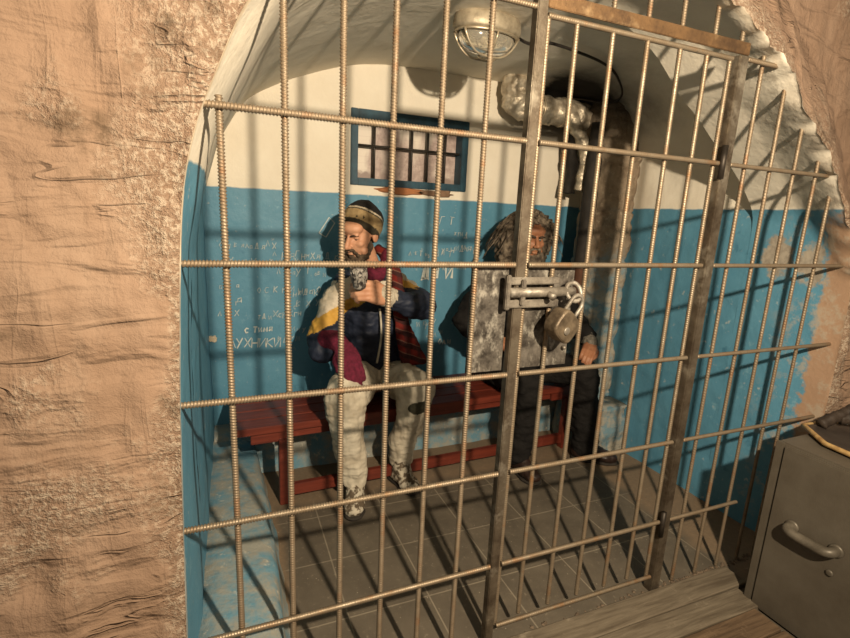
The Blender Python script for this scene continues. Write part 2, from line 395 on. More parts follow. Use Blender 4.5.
# arch reveal: rounded rim, then back to the cell vault
rows = [(YF - .001, fF.copy())]
for y in np.linspace(YF, .45, 40):
    t = min(1, (y-YF)/.30); t = t*t*(3-2*t)
    rows.append((float(y), blend(fF, fP, t)))
fF0 = fF.copy()
for k in range(N):
    x, z = fF0[k]
    if x > .6 and z > 1.4:
        w = min(1, (x-.6)/.2)*min(1, (z-1.4)/.15); q = w*(.028*fbm(x*11, 2.5, z*11, 4) - .006)
        T = fF0[min(k+1, N-1)] - fF0[k-1]; T = T/np.linalg.norm(T)
        for j in range(1, 9):
            y, A = rows[j]; fall = 1 - j/9.
            A[k] = A[k] + np.array([-T[1], T[0]])*q*fall*1.0
        rows[0][1][k] = rows[0][1][k] + np.array([-T[1], T[0]])*q; fF[k] = fF[k] + np.array([-T[1], T[0]])*q
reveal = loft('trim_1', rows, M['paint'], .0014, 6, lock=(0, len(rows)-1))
# cell: left wall, vault, right wall
rows = [(float(y), blend(fQ0, fQ, (y-.45)/1.37)) for y in np.linspace(.45, 1.82, 50)]
iL = int(np.argmin(np.abs(fQ[:N//2, 1]-1.744))); iR = N - 1 - int(np.argmin(np.abs(fQ[::-1][:N//2, 1]-2.0)))
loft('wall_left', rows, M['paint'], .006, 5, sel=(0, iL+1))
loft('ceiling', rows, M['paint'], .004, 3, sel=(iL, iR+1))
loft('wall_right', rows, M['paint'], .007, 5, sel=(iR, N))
# shoulder where the wider vault meets the arch
v = [(x, .45, z) for x, z in fP] + [(x, .452, z) for x, z in fQ0]
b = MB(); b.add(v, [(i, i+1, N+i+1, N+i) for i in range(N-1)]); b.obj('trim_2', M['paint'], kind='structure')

# front wall: radial fan round the arch opening
cen = np.array([.37, 1.0]); D = [0, .004, .01, .018, .028, .04] + list(np.linspace(.055, .7, 62)) + [.85, 1.1, 1.5, 2.2]
v = []; ed = []
for d in D:
    for i in range(N):
        x, z = fF[i]
        T = fF0[min(i+6, N-1)] - fF0[max(i-6, 0)]; nrm = np.array([-T[1], T[0]]); nrm /= np.linalg.norm(nrm) + 1e-9
        # straight jambs push sideways, the crown pushes outward
        X, Z = x + nrm[0]*d, z + nrm[1]*d
        left = X < 0.3
        e = max(0., 1 - d/max(.03, .115 + .26*fbm(X*2.6+5, 3, Z*2.6) + (.05 if Z > 1.7 else 0)))
        h = .016*fbm(X*3, 1.7, Z*3) + .010*fbm(X*12, 4.7, Z*7, 3)
        # long trowel drags
        g = fbm(X*5+3, 9.1, Z*1.6, 3); h += .022*max(0, g)**1.3
        g2 = fbm(X*3.2, 2.2, Z*16, 3); h += .022*max(0, g2-.3)
        h += e*.010*fbm(X*40, 6.1, Z*40, 3)
        yo = 0.
        if not left:
            h += .013*fbm(X*8, 8.8, Z*8, 3)
            wgt = min(1, max(0, (Z-1.5)/.3))*min(1, max(0, (X-.5)/.3)); yo = .58*min(d, .5)*wgt; h *= 1 - .45*wgt
        k = min(1, d/.018)
        v.append((X, YF - .004*k - h*k + yo, max(Z, -.06))); ed.append(e)
nD = len(D)
f = [(r*N+i, (r+1)*N+i, (r+1)*N+i+1, r*N+i+1) for r in range(nD-1) for i in range(N-1)]
b = MB(); b.add(v, f); me = b.mesh('wall_front', M['plaster'])
at = me.attributes.new('edge', 'FLOAT', 'POINT'); at.data.foreach_set('value', ed)
wf = link('wall_front', me, kind='structure')

# back wall with the window recess
wx0, wx1, wz0, wz1 = -.136, .686, 1.812, 2.274
xs = [-1.25] + list(np.linspace(wx0, wx1, 2)) + [1.95]; zs = [-.05, wz0, wz1, 2.75]
b = MB()
def patch(x0, x1, z0, z1, step=.04):
    nx = max(1, int((x1-x0)/step)); nz = max(1, int((z1-z0)/step)); vv = []; ff = []
    for j in range(nz+1):
        for i in range(nx+1):
            x = x0+(x1-x0)*i/nx; z = z0+(z1-z0)*j/nz; e = min(1, min(abs(x-wx0), abs(x-wx1))/.05 + (0 if wz0-.05 < z < wz1+.05 else 1))
            vv.append((x, 1.8 + .004*e*fbm(x*5, 7, z*5), z))
    for j in range(nz):
        for i in range(nx): a = j*(nx+1)+i; ff.append((a, a+1, a+nx+2, a+nx+1))
    b.add(vv, ff)
for i in range(3):
    for j in range(3):
        if not (i == 1 and j == 1): patch(xs[i], xs[i+1], zs[j], zs[j+1])
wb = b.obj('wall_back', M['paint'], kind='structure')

# writing scratched in the paint
GL = {'Д': [[(0,-.15),(0,0),(1,0),(1,-.15)],[(.15,0),(.45,1),(.62,1),(.82,0)]], 'Т': [[(0,1),(1,1)],[(.5,1),(.5,0)]], 'И': [[(0,1),(.05,0),(.95,1),(1,0)]],
 'с': [[(.9,.75),(.4,.9),(.05,.5),(.35,.05),(.9,.15)]], 'Н': [[(0,1),(0,0)],[(1,1),(1,0)],[(0,.5),(1,.5)]], 'К': [[(0,1),(0,0)],[(.9,1),(.05,.5),(.95,0)]],
 'У': [[(0,1),(.5,.45)],[(1,1),(.2,-.1)]], 'Л': [[(0,0),(.5,1),(1,0)]], 'Х': [[(0,1),(1,0)],[(1,1),(0,0)]], 'м': [[(0,0),(.15,.8),(.5,.2),(.85,.8),(1,0)]],
 'я': [[(1,0),(1,.8),(.3,.7),(.3,.4),(1,.4)],[(.6,.4),(.05,0)]], 'О': [[(.5,1),(.05,.5),(.5,0),(.95,.5),(.5,1)]], 'л': [[(0,0),(.4,.8),(.9,0)]], 'и': [[(0,.8),(.05,0),(.85,.8),(.9,0)]],
 'а': [[(.9,.8),(.2,.7),(.1,.1),(.8,.2),(.9,.8),(1,0)]], 'В': [[(0,0),(0,1),(.7,.8),(.1,.52),(.8,.25),(0,0)]], 'Г': [[(0,0),(0,1),(.9,1)]], 'р': [[(0,-.4),(0,.8),(.8,.65),(.1,.3)]]}
def ribbon(b, pts, w, y):
    pts = [Vector((p[0], y, p[1])) for p in pts]
    v = []
    for i, p in enumerate(pts):
        d = (pts[min(i+1, len(pts)-1)] - pts[max(i-1, 0)]).normalized(); n = Vector((-d.z, 0, d.x))*w*.5
        v += [p+n, p-n, p-n+Vector((0, -.0012, 0)), p+n+Vector((0, -.0012, 0))]
    f = []
    for i in range(len(pts)-1):
        a = i*4; f += [(a+k, a+(k+1) % 4, a+4+(k+1) % 4, a+4+k) for k in range(4)]
    b.add(v, f)
def write(b, txt, x, z, h, w=.006, slant=.15, drop=0., gap=.3, y=1.7925):
    for ch in txt:
        for st in GL.get(ch, []):
            ribbon(b, [(x + p[0]*h*.62 + p[1]*h*slant + random.uniform(-.06, .06)*h, z + p[1]*h + random.uniform(-.05, .05)*h) for p in st], w*random.uniform(.7, 1.3), y)
        x += h*(.62+gap) if ch != ' ' else h*.5; z += drop
def wb_part(name, fn, mat):
    b = MB(); fn(b); return b.obj(name, mat, wb, smooth=False)
def w1(b):
    write(b, 'ДТИ', .385, 1.205, .088, .019, .05, 0, .42)
wb_part('scratched_writing', w1, M['scratch'])
wb_part('scratched_writing', lambda b: write(b, 'с Тимя', -.80, .865, .036, .007, .1, .001, .25), M['scratch'])
wb_part('scratched_writing', lambda b: write(b, 'ЛУХНИКИ', -.90, .775, .062, .006, .1, -.002, .12), M['scratch'])
wb_part('scratched_writing', lambda b: write(b, 'Оли', .535, .71, .042, .008, .1, 0, .3), M['scratch'])
wb_part('scratched_writing', lambda b: write(b, 'КГ Т', .455, 1.585, .05, .004, .2, 0, .3), M['scratch'])
def scribbles(b):
    ks = list(GL)
    rows = [(-.93, 1.40, .34), (-.62, 1.34, .55), (-.88, 1.30, .5), (-.60, 1.23, .3), (-.72, 1.12, .5), (-.5, 1.02, .25), (-.72, .96, .28), (-.95, .97, .15), (-.55, .86, .25), (-.60, .80, .2),
            (.28, 1.36, .3), (.45, 1.39, .35), (.5, 1.27, .3), (.70, 1.40, .1), (.62, 1.5, .1), (-.94, 1.15, .12), (-.9, 1.05, .1), (.36, .86, .15), (.44, .78, .12), (-.5, 1.10, .2)]
    for x, z, L in rows:
        x1 = x + L
        while x < x1:
            h = random.uniform(.022, .045); write(b, random.choice(ks), x, z + random.uniform(-.012, .012), h, .0032, .1); x += h*random.uniform(.7, 1.6)
wb_part('scratched_writing', scribbles, M['scratch'])
wb_part('scratched_writing', lambda b: ribbon(b, [(-.335, 1.50), (-.27, 1.60), (-.235, 1.565), (-.29, 1.475), (-.335, 1.50)], .006, 1.7925), M['scratch'])
def blotch(cx, cz, rx, rz, y=1.791, n=36, seed=0):
    def fn(b):
        ring = []
        for k in range(n):
            t = 2*math.pi*k/n; r = 1 + .45*fbm(math.cos(t)*1.5+seed, math.sin(t)*1.5, seed*3.1)
            ring.append((cx + rx*r*math.cos(t), cz + rz*r*math.sin(t)))
        v = [(cx, y-.003, cz)] + [(cx+(p[0]-cx)*.8, y-.003, cz+(p[1]-cz)*.8) for p in ring] + [(p[0], y+.012, p[1]) for p in ring]
        f = [(0, 1+(k+1) % n, 1+k) for k in range(n)] + [(1+k, 1+(k+1) % n, 1+n+(k+1) % n, 1+n+k) for k in range(n)]
        b.add(v, f)
    return fn
wb_part('paint_chip', blotch(-1.0+.015, .835, .032, .022, seed=2), M['chip'])
wb_part('exposed_brick', blotch(.22, 1.792, .17, .028, seed=5), M['brick'])
wb_part('exposed_brick', blotch(.48, 1.79, .15, .024, seed=9), M['brick_dark'])

# floor
b = MB(); b.add([(-2.6, -3, 0), (2.8, -3, 0), (2.8, 1.95, 0), (-2.6, 1.95, 0)], [(0, 1, 2, 3)]); b.obj('floor', M['floor'], kind='structure')

# ledges at the foot of the walls
def ledge(name, prof_fn, length, mat):
    pass
b = MB(); n = 60; prof = []
ys = np.linspace(-.03, 1.8, 70)
for y in ys:
    e = .012*fbm(y*6, 3, 1); hz = .255 - .03*max(0, y-.3) + .05*max(0, y-1.2)
    xr = -.765 + e + .02*math.sin(y*2)
    pr = [(-1.06, -.05), (-1.06, hz), (-.95, hz+.004*fbm(y*7, 1, 4)), (-.85, hz-.002+.006*fbm(y*8, 2, 4)), (xr-.05, hz-.006), (xr-.018, hz-.016), (xr, hz-.05), (xr+.008, .12), (xr+.02, .03), (xr+.05, -.02)]
    prof.append([(x, float(y), z) for x, z in pr])
v = [p for r in prof for p in r]; m = len(prof[0])
b.add(v, [(r*m+i, (r+1)*m+i, (r+1)*m+i+1, r*m+i+1) for r in range(len(prof)-1) for i in range(m-1)])
b.add(prof[0], [tuple(range(m))]); b.obj('trim_3', M['ledge'], kind='structure')
b = MB(); prof = []
for x in np.linspace(-1.0, 1.6, 90):
    e = .012*fbm(x*5, 5, 1); yf = 1.60 + e; hz = .262 + .008*fbm(x*6, 2, 2)
    pr = [(1.85, hz), (yf+.05, hz), (yf+.018, hz-.012), (yf, hz-.045), (yf-.006, .12), (yf-.015, .03), (yf-.03, -.02)]
    prof.append([(float(x), y, z) for y, z in pr])
v = [p for r in prof for p in r]; m = len(prof[0])
b.add(v, [(r*m+i, r*m+i+1, (r+1)*m+i+1, (r+1)*m+i) for r in range(len(prof)-1) for i in range(m-1)]); b.obj('trim_4', M['ledge'], kind='structure')

# window
b = MB(); fw = .046
for a, c in [((wx0, wz0), (wx0+fw, wz1)), ((wx1-fw, wz0), (wx1, wz1)), ((wx0+fw, wz0), (wx1-fw, wz0+fw)), ((wx0+fw, wz1-fw-.012), (wx1-fw, wz1))]:
    b.box((a[0], 1.782, a[1]), (c[0], 1.90, c[1]))
win = b.obj('window_1', M['frame_blue'], smooth=False, kind='structure', bevel=.004)
b = MB(); b.box((wx0-.02, 1.89, wz0-.02), (wx1+.02, 1.90, wz1+.02)); b.obj('pane', M['pane'], win, smooth=False)
for x in (.03, .165, .29, .405, .535):
    b = MB(); b.tube([(x, 1.835, wz0+fw-.02), (x, 1.835, wz1-fw+.02)], .0085, 8); b.obj('window_bar', M['bar_dark'], win)
for z in (2.062,):
    b = MB(); b.tube([(wx0+fw-.02, 1.826, z), (wx1-fw+.02, 1.826, z)], .008, 8); b.obj('window_crossbar', M['bar_dark'], win)

# ------------------------------------------------------------------ bars
def rebar_mesh(L, r=.0088, amp=.2, pitch=.0085, n=8, mat='rebar', wob=.0):
    nr = max(2, int(L/pitch*4)); z = np.linspace(0, L, nr+1)
    th = np.arange(n)*2*np.pi/n
    ph = 2*np.pi*z[:, None]/pitch + th[None, :]
    s = np.sin(ph); s = np.sign(s)*np.abs(s)**.7
    R = r*(1 + amp*s)
    wx = wob*np.sin(z*2.1+1)[:, None]; wy = wob*np.cos(z*1.7)[:, None]
    V = np.stack([R*np.cos(th)+wx, R*np.sin(th)+wy, np.repeat(z[:, None], n, 1)], -1).reshape(-1, 3)
    i = np.arange(nr)[:, None]; k = np.arange(n)[None, :]
    Fq = np.stack(np.broadcast_arrays(i*n+k, i*n+(k+1) % n, (i+1)*n+(k+1) % n, (i+1)*n+k), -1).reshape(-1, 4)
    me = bpy.data.meshes.new('rod'); me.from_pydata(V.tolist(), [], Fq.tolist() + [tuple(reversed(range(n))), tuple(nr*n+q for q in range(n))])
    me.materials.append(M[mat]); me.polygons.foreach_set('use_smooth', [True]*len(me.polygons)); return me
def vbar(x, z0, z1, parent, name='vertical_bar', y=0., **k):
    o = link(name, rebar_mesh(z1-z0, **k), parent); o.location = (x, y, z0); return o
def hbar(x0, x1, z, parent, name='horizontal_bar', y=-.017, **k):
    o = link(name, rebar_mesh(x1-x0, **k), parent); o.location = (x0, y, z); o.rotation_euler = (0, math.pi/2, 0); return o
def zarch(x):
    A = blend(fF, fP, .12); i = np.argmin(np.abs(A[60:-60, 0]-x)) + 60; return float(A[i, 1])
def xarch(z, right):
    A = blend(fF, fP, .12)
    idx = range(N-1, N//2, -1) if right else range(N//2)
    return float(min((abs(A[i, 1]-z), A[i, 0]) for i in idx)[1])
XL = [-.897, -.741, -.590, -.447, -.302, -.157]; XG = [.141, .284, .432, .581, .711]; XR = [1.004, 1.154, 1.304, 1.452, 1.577]
ZH = [1.886, 1.501, 1.123, .748, .364]
grille = thing('barred_grille', 'fixed rusty steel bar grille filling the arch on both sides of the gate', 'grille')
for i, x in enumerate(XL): vbar(x, .22 if x < -.8 else .0, zarch(x)+.02 if x > -.8 else 1.912, grille, wob=.002)
for x in XR: vbar(x, .005, zarch(x)+.015, grille, r=.0080, amp=.10, wob=.002, pitch=.012)
for x in (.277, .424, .576, .735, .874): vbar(x, 2.30, zarch(x)+.03, grille, r=.008)
for i, z in enumerate(ZH):
    hbar(xarch(z, False)-.015, -.021, z, grille, r=.0092, mat='rebar' if i < 3 else 'gatebar', amp=.2 if i < 4 else .07)
    hbar(.898, (xarch(z, True)+.01) if i < 4 else 1.335, z, grille, r=.0084, amp=.08)
hbar(xarch(2.262, False)-.01, -.021, 2.262, grille, r=.008); hbar(.898, xarch(2.255, True)+.03, 2.255, grille, r=.008)
b = MB(); b.box((-.019, -.022, .0), (.017, .012, 2.55)); b.obj('frame_post', M['frame_steel'], grille, smooth=False, bevel=.003)
b = MB(); b.box((.848, -.024, 0), (.856, .02, 2.262)); b.box((.856, -.024, 0), (.896, -.016, 2.262)); b.box((.876, -.016, 0), (.896, .02, 2.262))
b.obj('frame_post', M['frame_steel'], grille, smooth=False, bevel=.0015)
b = MB(); b.box((.017, -.022, 2.266), (.898, -.014, 2.308)); b.box((.017, -.014, 2.30), (.898, .02, 2.308)); b.obj('frame_head', M['head_steel'], grille, smooth=False, bevel=.002)
b = MB(); b.box((-.165, .008, 1.132), (-.026, .014, 1.492)); pl = b.obj('lock_plate', M['plate'], grille, smooth=False, bevel=.001); pl['label'] = 'dark steel plate beside the post'

gate = thing('barred_gate', 'hinged gate of steel bars with lock plate and bolt in the grille', 'gate', (.85, 0, 0))
def g(o): o.location.x -= .85; return o
for x in XG: g(vbar(x, .092, 2.25, gate, name='gate_bar', r=.0085, amp=.09, mat='gatebar', wob=.002))
for x, zt in ((.0335, 2.25), (.829, 2.25)): g(vbar(x, .075, zt, gate, name='gate_stile', r=.0085, amp=.12, mat='gatebar'))
for i, z in enumerate(ZH): g(hbar(.03, .835, z, gate, name='gate_rail', r=.0092, amp=.05, mat='gatebar'))
g(hbar(.03, .835, .085, gate, name='gate_rail', r=.0085, amp=.04, mat='gatebar')); g(hbar(.03, .835, 2.251, gate, name='gate_rail', r=.009, amp=.06, mat='gatebar', y=-.004))
b = MB(); b.box((.044, .010, 1.134), (.246, .016, 1.490)); g(b.obj('lock_plate', M['plate'], gate, smooth=False, bevel=.001))
for z in (1.89, .36):
    b = MB(); b.tube([(.842, -.03, z-.06), (.842, -.03, z+.06)], .011, 12); g(b.obj('hinge', M['dark_metal'], gate))
# bolt housing: two guide strips, slider, keeper on the post side, staple
bolt = None
b = MB(); b.box((-.05, -.034, 1.438), (.155, -.022, 1.462)); b.box((-.05, -.034, 1.360), (.155, -.022, 1.386)); bolt = g(b.obj('bolt', M['bolt'], gate, smooth=False, bevel=.003))
b = MB(); b.box((-.06, -.04, 1.355), (-.042, -.022, 1.47)); b.box((-.005, -.046, 1.37), (.012, -.03, 1.455)); b.obj('keeper', M['bolt'], bolt, smooth=False, bevel=.003)
b = MB(); b.tube([(-.045, -.036, 1.412), (.21, -.036, 1.412)], .017, 12); b.tube([(.10, -.036, 1.412), (.10, -.075, 1.40)], [.009, .012], 10); b.obj('slider', M['bolt'], bolt)
b = MB(); b.tube([(.205+.03*math.cos(t), -.045+.014*math.sin(t*1), 1.412+.03*math.sin(t)) for t in np.linspace(0, 2*math.pi, 20)[:-1]], .008, 8, closed=True); b.obj('staple', M['bolt'], bolt)
for o in bolt.children: pass
for z in (1.40, 1.20):
    b = MB(); b.tube([(.225, .004, z), (.225, -.008, z)], [.008, .005], 8)
    g(b.obj('rivet', M['bolt'], gate))

# padlock
PS = .84
pk = thing('padlock', 'heavy old brass-coloured padlock hanging from the gate bolt', 'padlock', (.226, -.060, 1.396), (math.radians(4), math.radians(40), math.radians(14)))
R0, zc = .042, -.045
sh = [(-.036, 0, -.095)] + [(.036*math.cos(t), 0, -.035 + .036*math.sin(t)) for t in np.linspace(math.pi, 0, 14)] + [(.036, 0, -.095)]
sh = [(p[0]*PS, 0, p[2]*PS) for p in sh]
b = MB(); b.tube(sh, .007, 10); b.obj('shackle', M['bolt'], pk)
out = []
for t in np.linspace(0, 2*math.pi, 40)[:-1]:
    c, s_ = math.cos(t), math.sin(t); q = 3.2
    out.append((math.copysign(abs(c)**(2/q), c)*.066, math.copysign(abs(s_)**(2/q), s_)*.06 - .145))
n = len(out); v = []
for y, k in ((-.034, .88), (-.030, .97), (-.025, 1.0), (.025, 1.0), (.030, .97), (.034, .88)): v += [(p[0]*k*PS, y*PS, ((p[1]+.145)*k-.145)*PS) for p in out]
f = [(r*n+i, r*n+(i+1) % n, (r+1)*n+(i+1) % n, (r+1)*n+i) for r in range(5) for i in range(n)] + [tuple(reversed(range(n))), tuple(5*n+i for i in range(n))]
b = MB(); b.add(v, f); pb = b.obj('lock_body', M['padlock'], pk, smooth=False)
b = MB(); b.lathe([(.014, -.002), (.014, .002), (.011, .003)], 16, mat=Matrix.Translation((.004, -.0298, -.135)) @ Matrix.Rotation(math.pi/2, 4, 'X')); b.obj('keyhole_cover', M['bolt'], pb)

# ------------------------------------------------------------------ bench
bench = thing('bench', 'long dark red painted wooden bench along the blue back wall', 'bench', (-.885, 1.165, 0), (0, 0, math.radians(2.6)))
L, dp = 2.33, .49
for k in range(4):
    y0 = k*dp/4
    b = MB(); b.box((0, y0+.002, .452), (L, y0+dp/4-.004, .494)); b.obj('seat_plank', M['red_wood'], bench, smooth=False, bevel=.004)
for k in range(2):
    b = MB(); xx = .08 if k == 0 else L-.22
    b.box((xx, .03, .385), (xx+.20, .055, .452)); b.obj('apron', M['red_wood'], bench, smooth=False, bevel=.003)
b = MB(); b.box((.29, .034, .40), (L-.23, .052, .452)); b.obj('apron', M['red_wood'], bench, smooth=False, bevel=.003)
for xx in (.225, L-.095):
    b = MB(); b.box((xx, .012, .0), (xx+.062, .064, .40)); b.obj('leg', M['red_wood'], bench, smooth=False, bevel=.004)
    b = MB(); b.box((xx, .34, .262), (xx+.062, .39, .452)); b.obj('leg', M['red_wood'], bench, smooth=False, bevel=.004)
b = MB(); b.box((.287, .02, .045), (L-.095, .058, .112)); b.obj('stretcher', M['red_wood'], bench, smooth=False, bevel=.004)

# ------------------------------------------------------------------ lamp, cable, pipes, chimney
lamp = thing('bulkhead_lamp', 'oval wire-guarded bulkhead lamp on the vault above the window', 'lamp', (.285, .86, 2.53), (math.radians(4), 0, math.radians(4)))
b = MB(); b.lathe([(.158, .035), (.171, .02), (.176, -.01), (.176, -.03), (.164, -.042), (.15, -.042)], 40, sx=1, sy=.62); b.obj('lamp_base', M['lamp_metal'], lamp)
prof = [(.145, -.042), (.145, -.06), (.138, -.085), (.12, -.106), (.085, -.122), (.04, -.128), (.002, -.13)]
b = MB(); b.lathe(prof, 40, sx=1, sy=.60); b.obj('lamp_glass', M['glass'], lamp)
b = MB(); b.lathe([(.012, -.045), (.018, -.055), (.028, -.075), (.027, -.09), (.014, -.103), (.002, -.106)], 20); b.obj('bulb', M['hat_white'], lamp)
b = MB()
b.tube([(.158*math.cos(t), .098*math.sin(t), -.046) for t in np.linspace(0, 2*math.pi, 40)[:-1]], .0065, 8, closed=True)
for yy in (-.05, .05):
    b.tube([(x, yy*(1-.25*(1-abs(x)/.158)), -.046 - .098*(1-(abs(x)/.15)**3.2) if abs(x) < .15 else -.046) for x in np.linspace(-.15, .15, 26)], .0058, 8)
b.tube([(0, y, -.046 - .098*(1-(abs(y)/.098)**3)) for y in np.linspace(-.098, .098, 20)], .0058, 8)
b.obj('wire_guard', M['cage'], lamp)

def spline(pts, n=40):
    pts = [Vector(p) for p in pts]; out = []
    for i in range(len(pts)-1):
        a, b_, c, d = pts[max(i-1, 0)], pts[i], pts[i+1], pts[min(i+2, len(pts)-1)]
        for k in range(n//(len(pts)-1)+1):
            t = k/(n//(len(pts)-1)+1)
            out.append(.5*((2*b_) + (-a+c)*t + (2*a-5*b_+4*c-d)*t*t + (-a+3*b_-3*c+d)*t**3))
    out.append(pts[-1]); return out
b = MB(); b.tube(spline([(.455, .87, 2.505), (.55, .90, 2.50), (.66, .90, 2.522), (.85, .95, 2.53), (1.1, 1.02, 2.527), (1.3, 1.12, 2.515), (1.46, 1.22, 2.455), (1.5, 1.32, 2.42), (1.46, 1.42, 2.43), (1.40, 1.56, 2.47), (1.3, 1.66, 2.46)], 60), .0075, 6)
tag(b.obj('electric_cable', M['cable']), 'black cable running along the vault from the caged lamp', 'cable')

def rough_tube(b, pts, r, n=20, amp=.12, fr=16, mi=0):
    pts = spline(pts, 60) if len(pts) > 2 else [Vector(pts[0]).lerp(Vector(pts[1]), k/40) for k in range(41)]
    o = len(b.v); b.tube(pts, r, n, mi)
    for i in range(len(pts)):
        for k in range(n):
            p = Vector(b.v[o+i*n+k]); c = pts[i]; d = p - c
            b.v[o+i*n+k] = tuple(c + d*(1 + amp*fbm(p.x*fr, p.y*fr, p.z*fr, 3)))
flue = thing('flue_pipe', 'pale wrapped flue pipe running level under the vault beside the chimney', 'pipe', (0, 0, 0))
b = MB(); rough_tube(b, [(1.02, 1.64, 2.385), (1.58, 1.60, 2.375)], .085, 26, .24, 20); b.obj('pipe_run', M['foil'], flue)
b = MB(); rough_tube(b, [(.93, 1.64, 2.62), (.93, 1.64, 2.50), (.935, 1.64, 2.42), (.97, 1.64, 2.385), (1.06, 1.64, 2.384)], .08, 26, .24, 20); b.obj('elbow', M['foil'], flue)
for x in (1.12, 1.31, 1.47):
    b = MB(); b.tube([(x, 1.63+.092*math.cos(t), 2.383+.092*math.sin(t)) for t in np.linspace(0, 2*math.pi, 20)[:-1]], .007, 6, closed=True)
    b.obj('binding_wire', M['cage'], flue)
b = MB(); rough_tube(b, [(1.33, 1.53, 2.36), (1.37, 1.515, 2.27), (1.44, 1.51, 2.16), (1.475, 1.52, 2.02), (1.465, 1.53, 1.86)], [.05]*1 and .042, 14, .4, 12)
b.obj('loose_wrapping', M['foil'], flue)
b = MB(); rough_tube(b, [(1.38, 1.58, 2.25), (1.40, 1.58, 2.12), (1.415, 1.58, 1.98), (1.41, 1.58, 1.84)], .042, 12, .3, 10); wr = b.obj('loose_wrapping', M['soot'], flue)
wr['label'] = 'soot-black hanging wrap'

b = MB(); rough_tube(b, [(1.475, 1.42, 2.30), (1.47, 1.42, 2.0), (1.455, 1.41, 1.6), (1.44, 1.40, 1.33)], .05, 16, .06, 8)
sp = thing('stove_pipe', 'sooty black upright pipe behind the long-haired man', 'pipe', (0, 0, 0))
b.obj('pipe_upper', M['soot'], sp)
b = MB(); rough_tube(b, [(1.44, 1.40, 1.34), (1.435, 1.40, 1.12), (1.45, 1.41, 1.03), (1.50, 1.43, .99), (1.56, 1.45, .985)], .042, 16, .05, 8); o = b.obj('pipe_lower', M['rust_pipe'], sp); o['label'] = 'rusty red lower length'
b = MB(); b.tube([(1.44, 1.40, 1.325), (1.44, 1.40, 1.36)], .057, 18); b.obj('collar', M['debris'], sp)

def rough_block(b, x0, x1, y0, y1, z0, z1, amp=.02, fr=7, r=.05, nz=60, n=40, taper=0.):
    v = []; cx, cy = (x0+x1)/2, (y0+y1)/2; hx, hy = (x1-x0)/2, (y1-y0)/2
    for j in range(nz+1):
        z = z0+(z1-z0)*j/nz; s_ = 1 - taper*j/nz
        for k in range(n):
            t = 2*math.pi*k/n; c, q = math.cos(t), math.sin(t); e = .28
            x = cx+hx*s_*math.copysign(abs(c)**e, c); y = cy+hy*s_*math.copysign(abs(q)**e, q)
            seam = .018*max(0, 1-abs(((z+.09) % .33)-.16)/.014) if nz > 30 else 0
            d = amp*fbm(x*fr, y*fr, z*fr) - seam
            v.append((x+c*d, y+q*d, z))
    f = [(j*n+k, j*n+(k+1) % n, (j+1)*n+(k+1) % n, (j+1)*n+k) for j in range(nz) for k in range(n)] + [tuple(reversed(range(n))), tuple(nz*n+k for k in range(n))]
    b.add(v, f)
ch = thing('chimney', 'rough masonry chimney pier in the back right corner of the cell', 'chimney', (1.62, 1.2, 0))
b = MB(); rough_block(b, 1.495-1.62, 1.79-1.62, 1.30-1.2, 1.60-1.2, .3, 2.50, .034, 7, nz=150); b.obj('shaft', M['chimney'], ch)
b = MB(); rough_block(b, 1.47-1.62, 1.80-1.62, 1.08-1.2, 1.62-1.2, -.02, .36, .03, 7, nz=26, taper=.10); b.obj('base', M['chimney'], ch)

# ------------------------------------------------------------------ safe and what lies on it
safe = thing('safe', 'old grey steel safe with a bracket handle at lower right', 'safe', (1.22, -.195, 0), (0, 0, math.radians(1)))
b = MB(); b.box((.012, -.68, .0), (.53, 0, .787)); b.obj('body', M['safe'], safe, smooth=False, bevel=.008)
b = MB(); b.box((0, -.685, .012), (.02, -.037, .775)); dr = b.obj('door', M['safe'], safe, smooth=False, bevel=.004)
b = MB(); b.box((.002, -.031, .0), (.02, -.001, .786)); b.obj('door_jamb', M['safe'], safe, smooth=False, bevel=.003)
b = MB()
hp = [(-.002, -.128, .462), (-.03, -.128, .462), (-.044, -.142, .458), (-.046, -.175, .455), (-.046, -.245, .455), (-.044, -.272, .458), (-.03, -.286, .462), (-.002, -.286, .462)]
b.tube(spline(hp, 40), .0195, 12); hd = b.obj('handle', M['handle'], dr)
for y in (-.128, -.286):
    b = MB(); b.lathe([(.026, .0), (.026, .006), (.02, .01)], 18, mat=Matrix.Translation((0, y, .462)) @ Matrix.Rotation(-math.pi/2, 4, 'Y'))
    b.obj('handle_rosette', M['handle'], hd)
b = MB(); b.lathe([(.013, .0), (.013, .006), (.008, .008)], 16, mat=Matrix.Translation((0, -.283, .362)) @ Matrix.Rotation(-math.pi/2, 4, 'Y')); b.obj('keyhole', M['handle'], dr)

poly = [(1.463, -.158), (1.346, -.31), (1.335, -.42), (1.335, -.62), (1.40, -.70), (1.62, -.70), (1.70, -.6), (1.70, -.25), (1.62, -.165)]
tr = thing('tray', 'dark panel with a gilt edge lying on the grey safe', 'tray', (1.5, -.4, .795))
def slab(b, pl_, z0, z1, k=1.0):
    n = len(pl_); pl_ = [((p[0]-1.5)*k, (p[1]+.4)*k) for p in pl_]
    b.add([(p[0], p[1], z0) for p in pl_] + [(p[0], p[1], z1) for p in pl_], [tuple(range(n)), tuple(range(2*n-1, n-1, -1))] + [(i, n+i, n+(i+1) % n, (i+1) % n) for i in range(n)])
b = MB(); slab(b, poly, 0, .014, .965); b.obj('panel', M['tray'], tr, smooth=False)
b = MB(); b.tube([((p[0]-1.5), (p[1]+.4), .010) for p in poly], .0105, 8, closed=True); b.obj('gilt_rim', M['gilt'], tr)
for x, y in ((-.12, .04), (.15, .12), (.13, -.2), (-.1, -.2)):
    b = MB(); b.lathe([(.014, -.0075), (.018, -.004), (.012, .0)], 12, mat=Matrix.Translation((x, y, 0)))
    b.obj('foot', M['gilt'], tr)
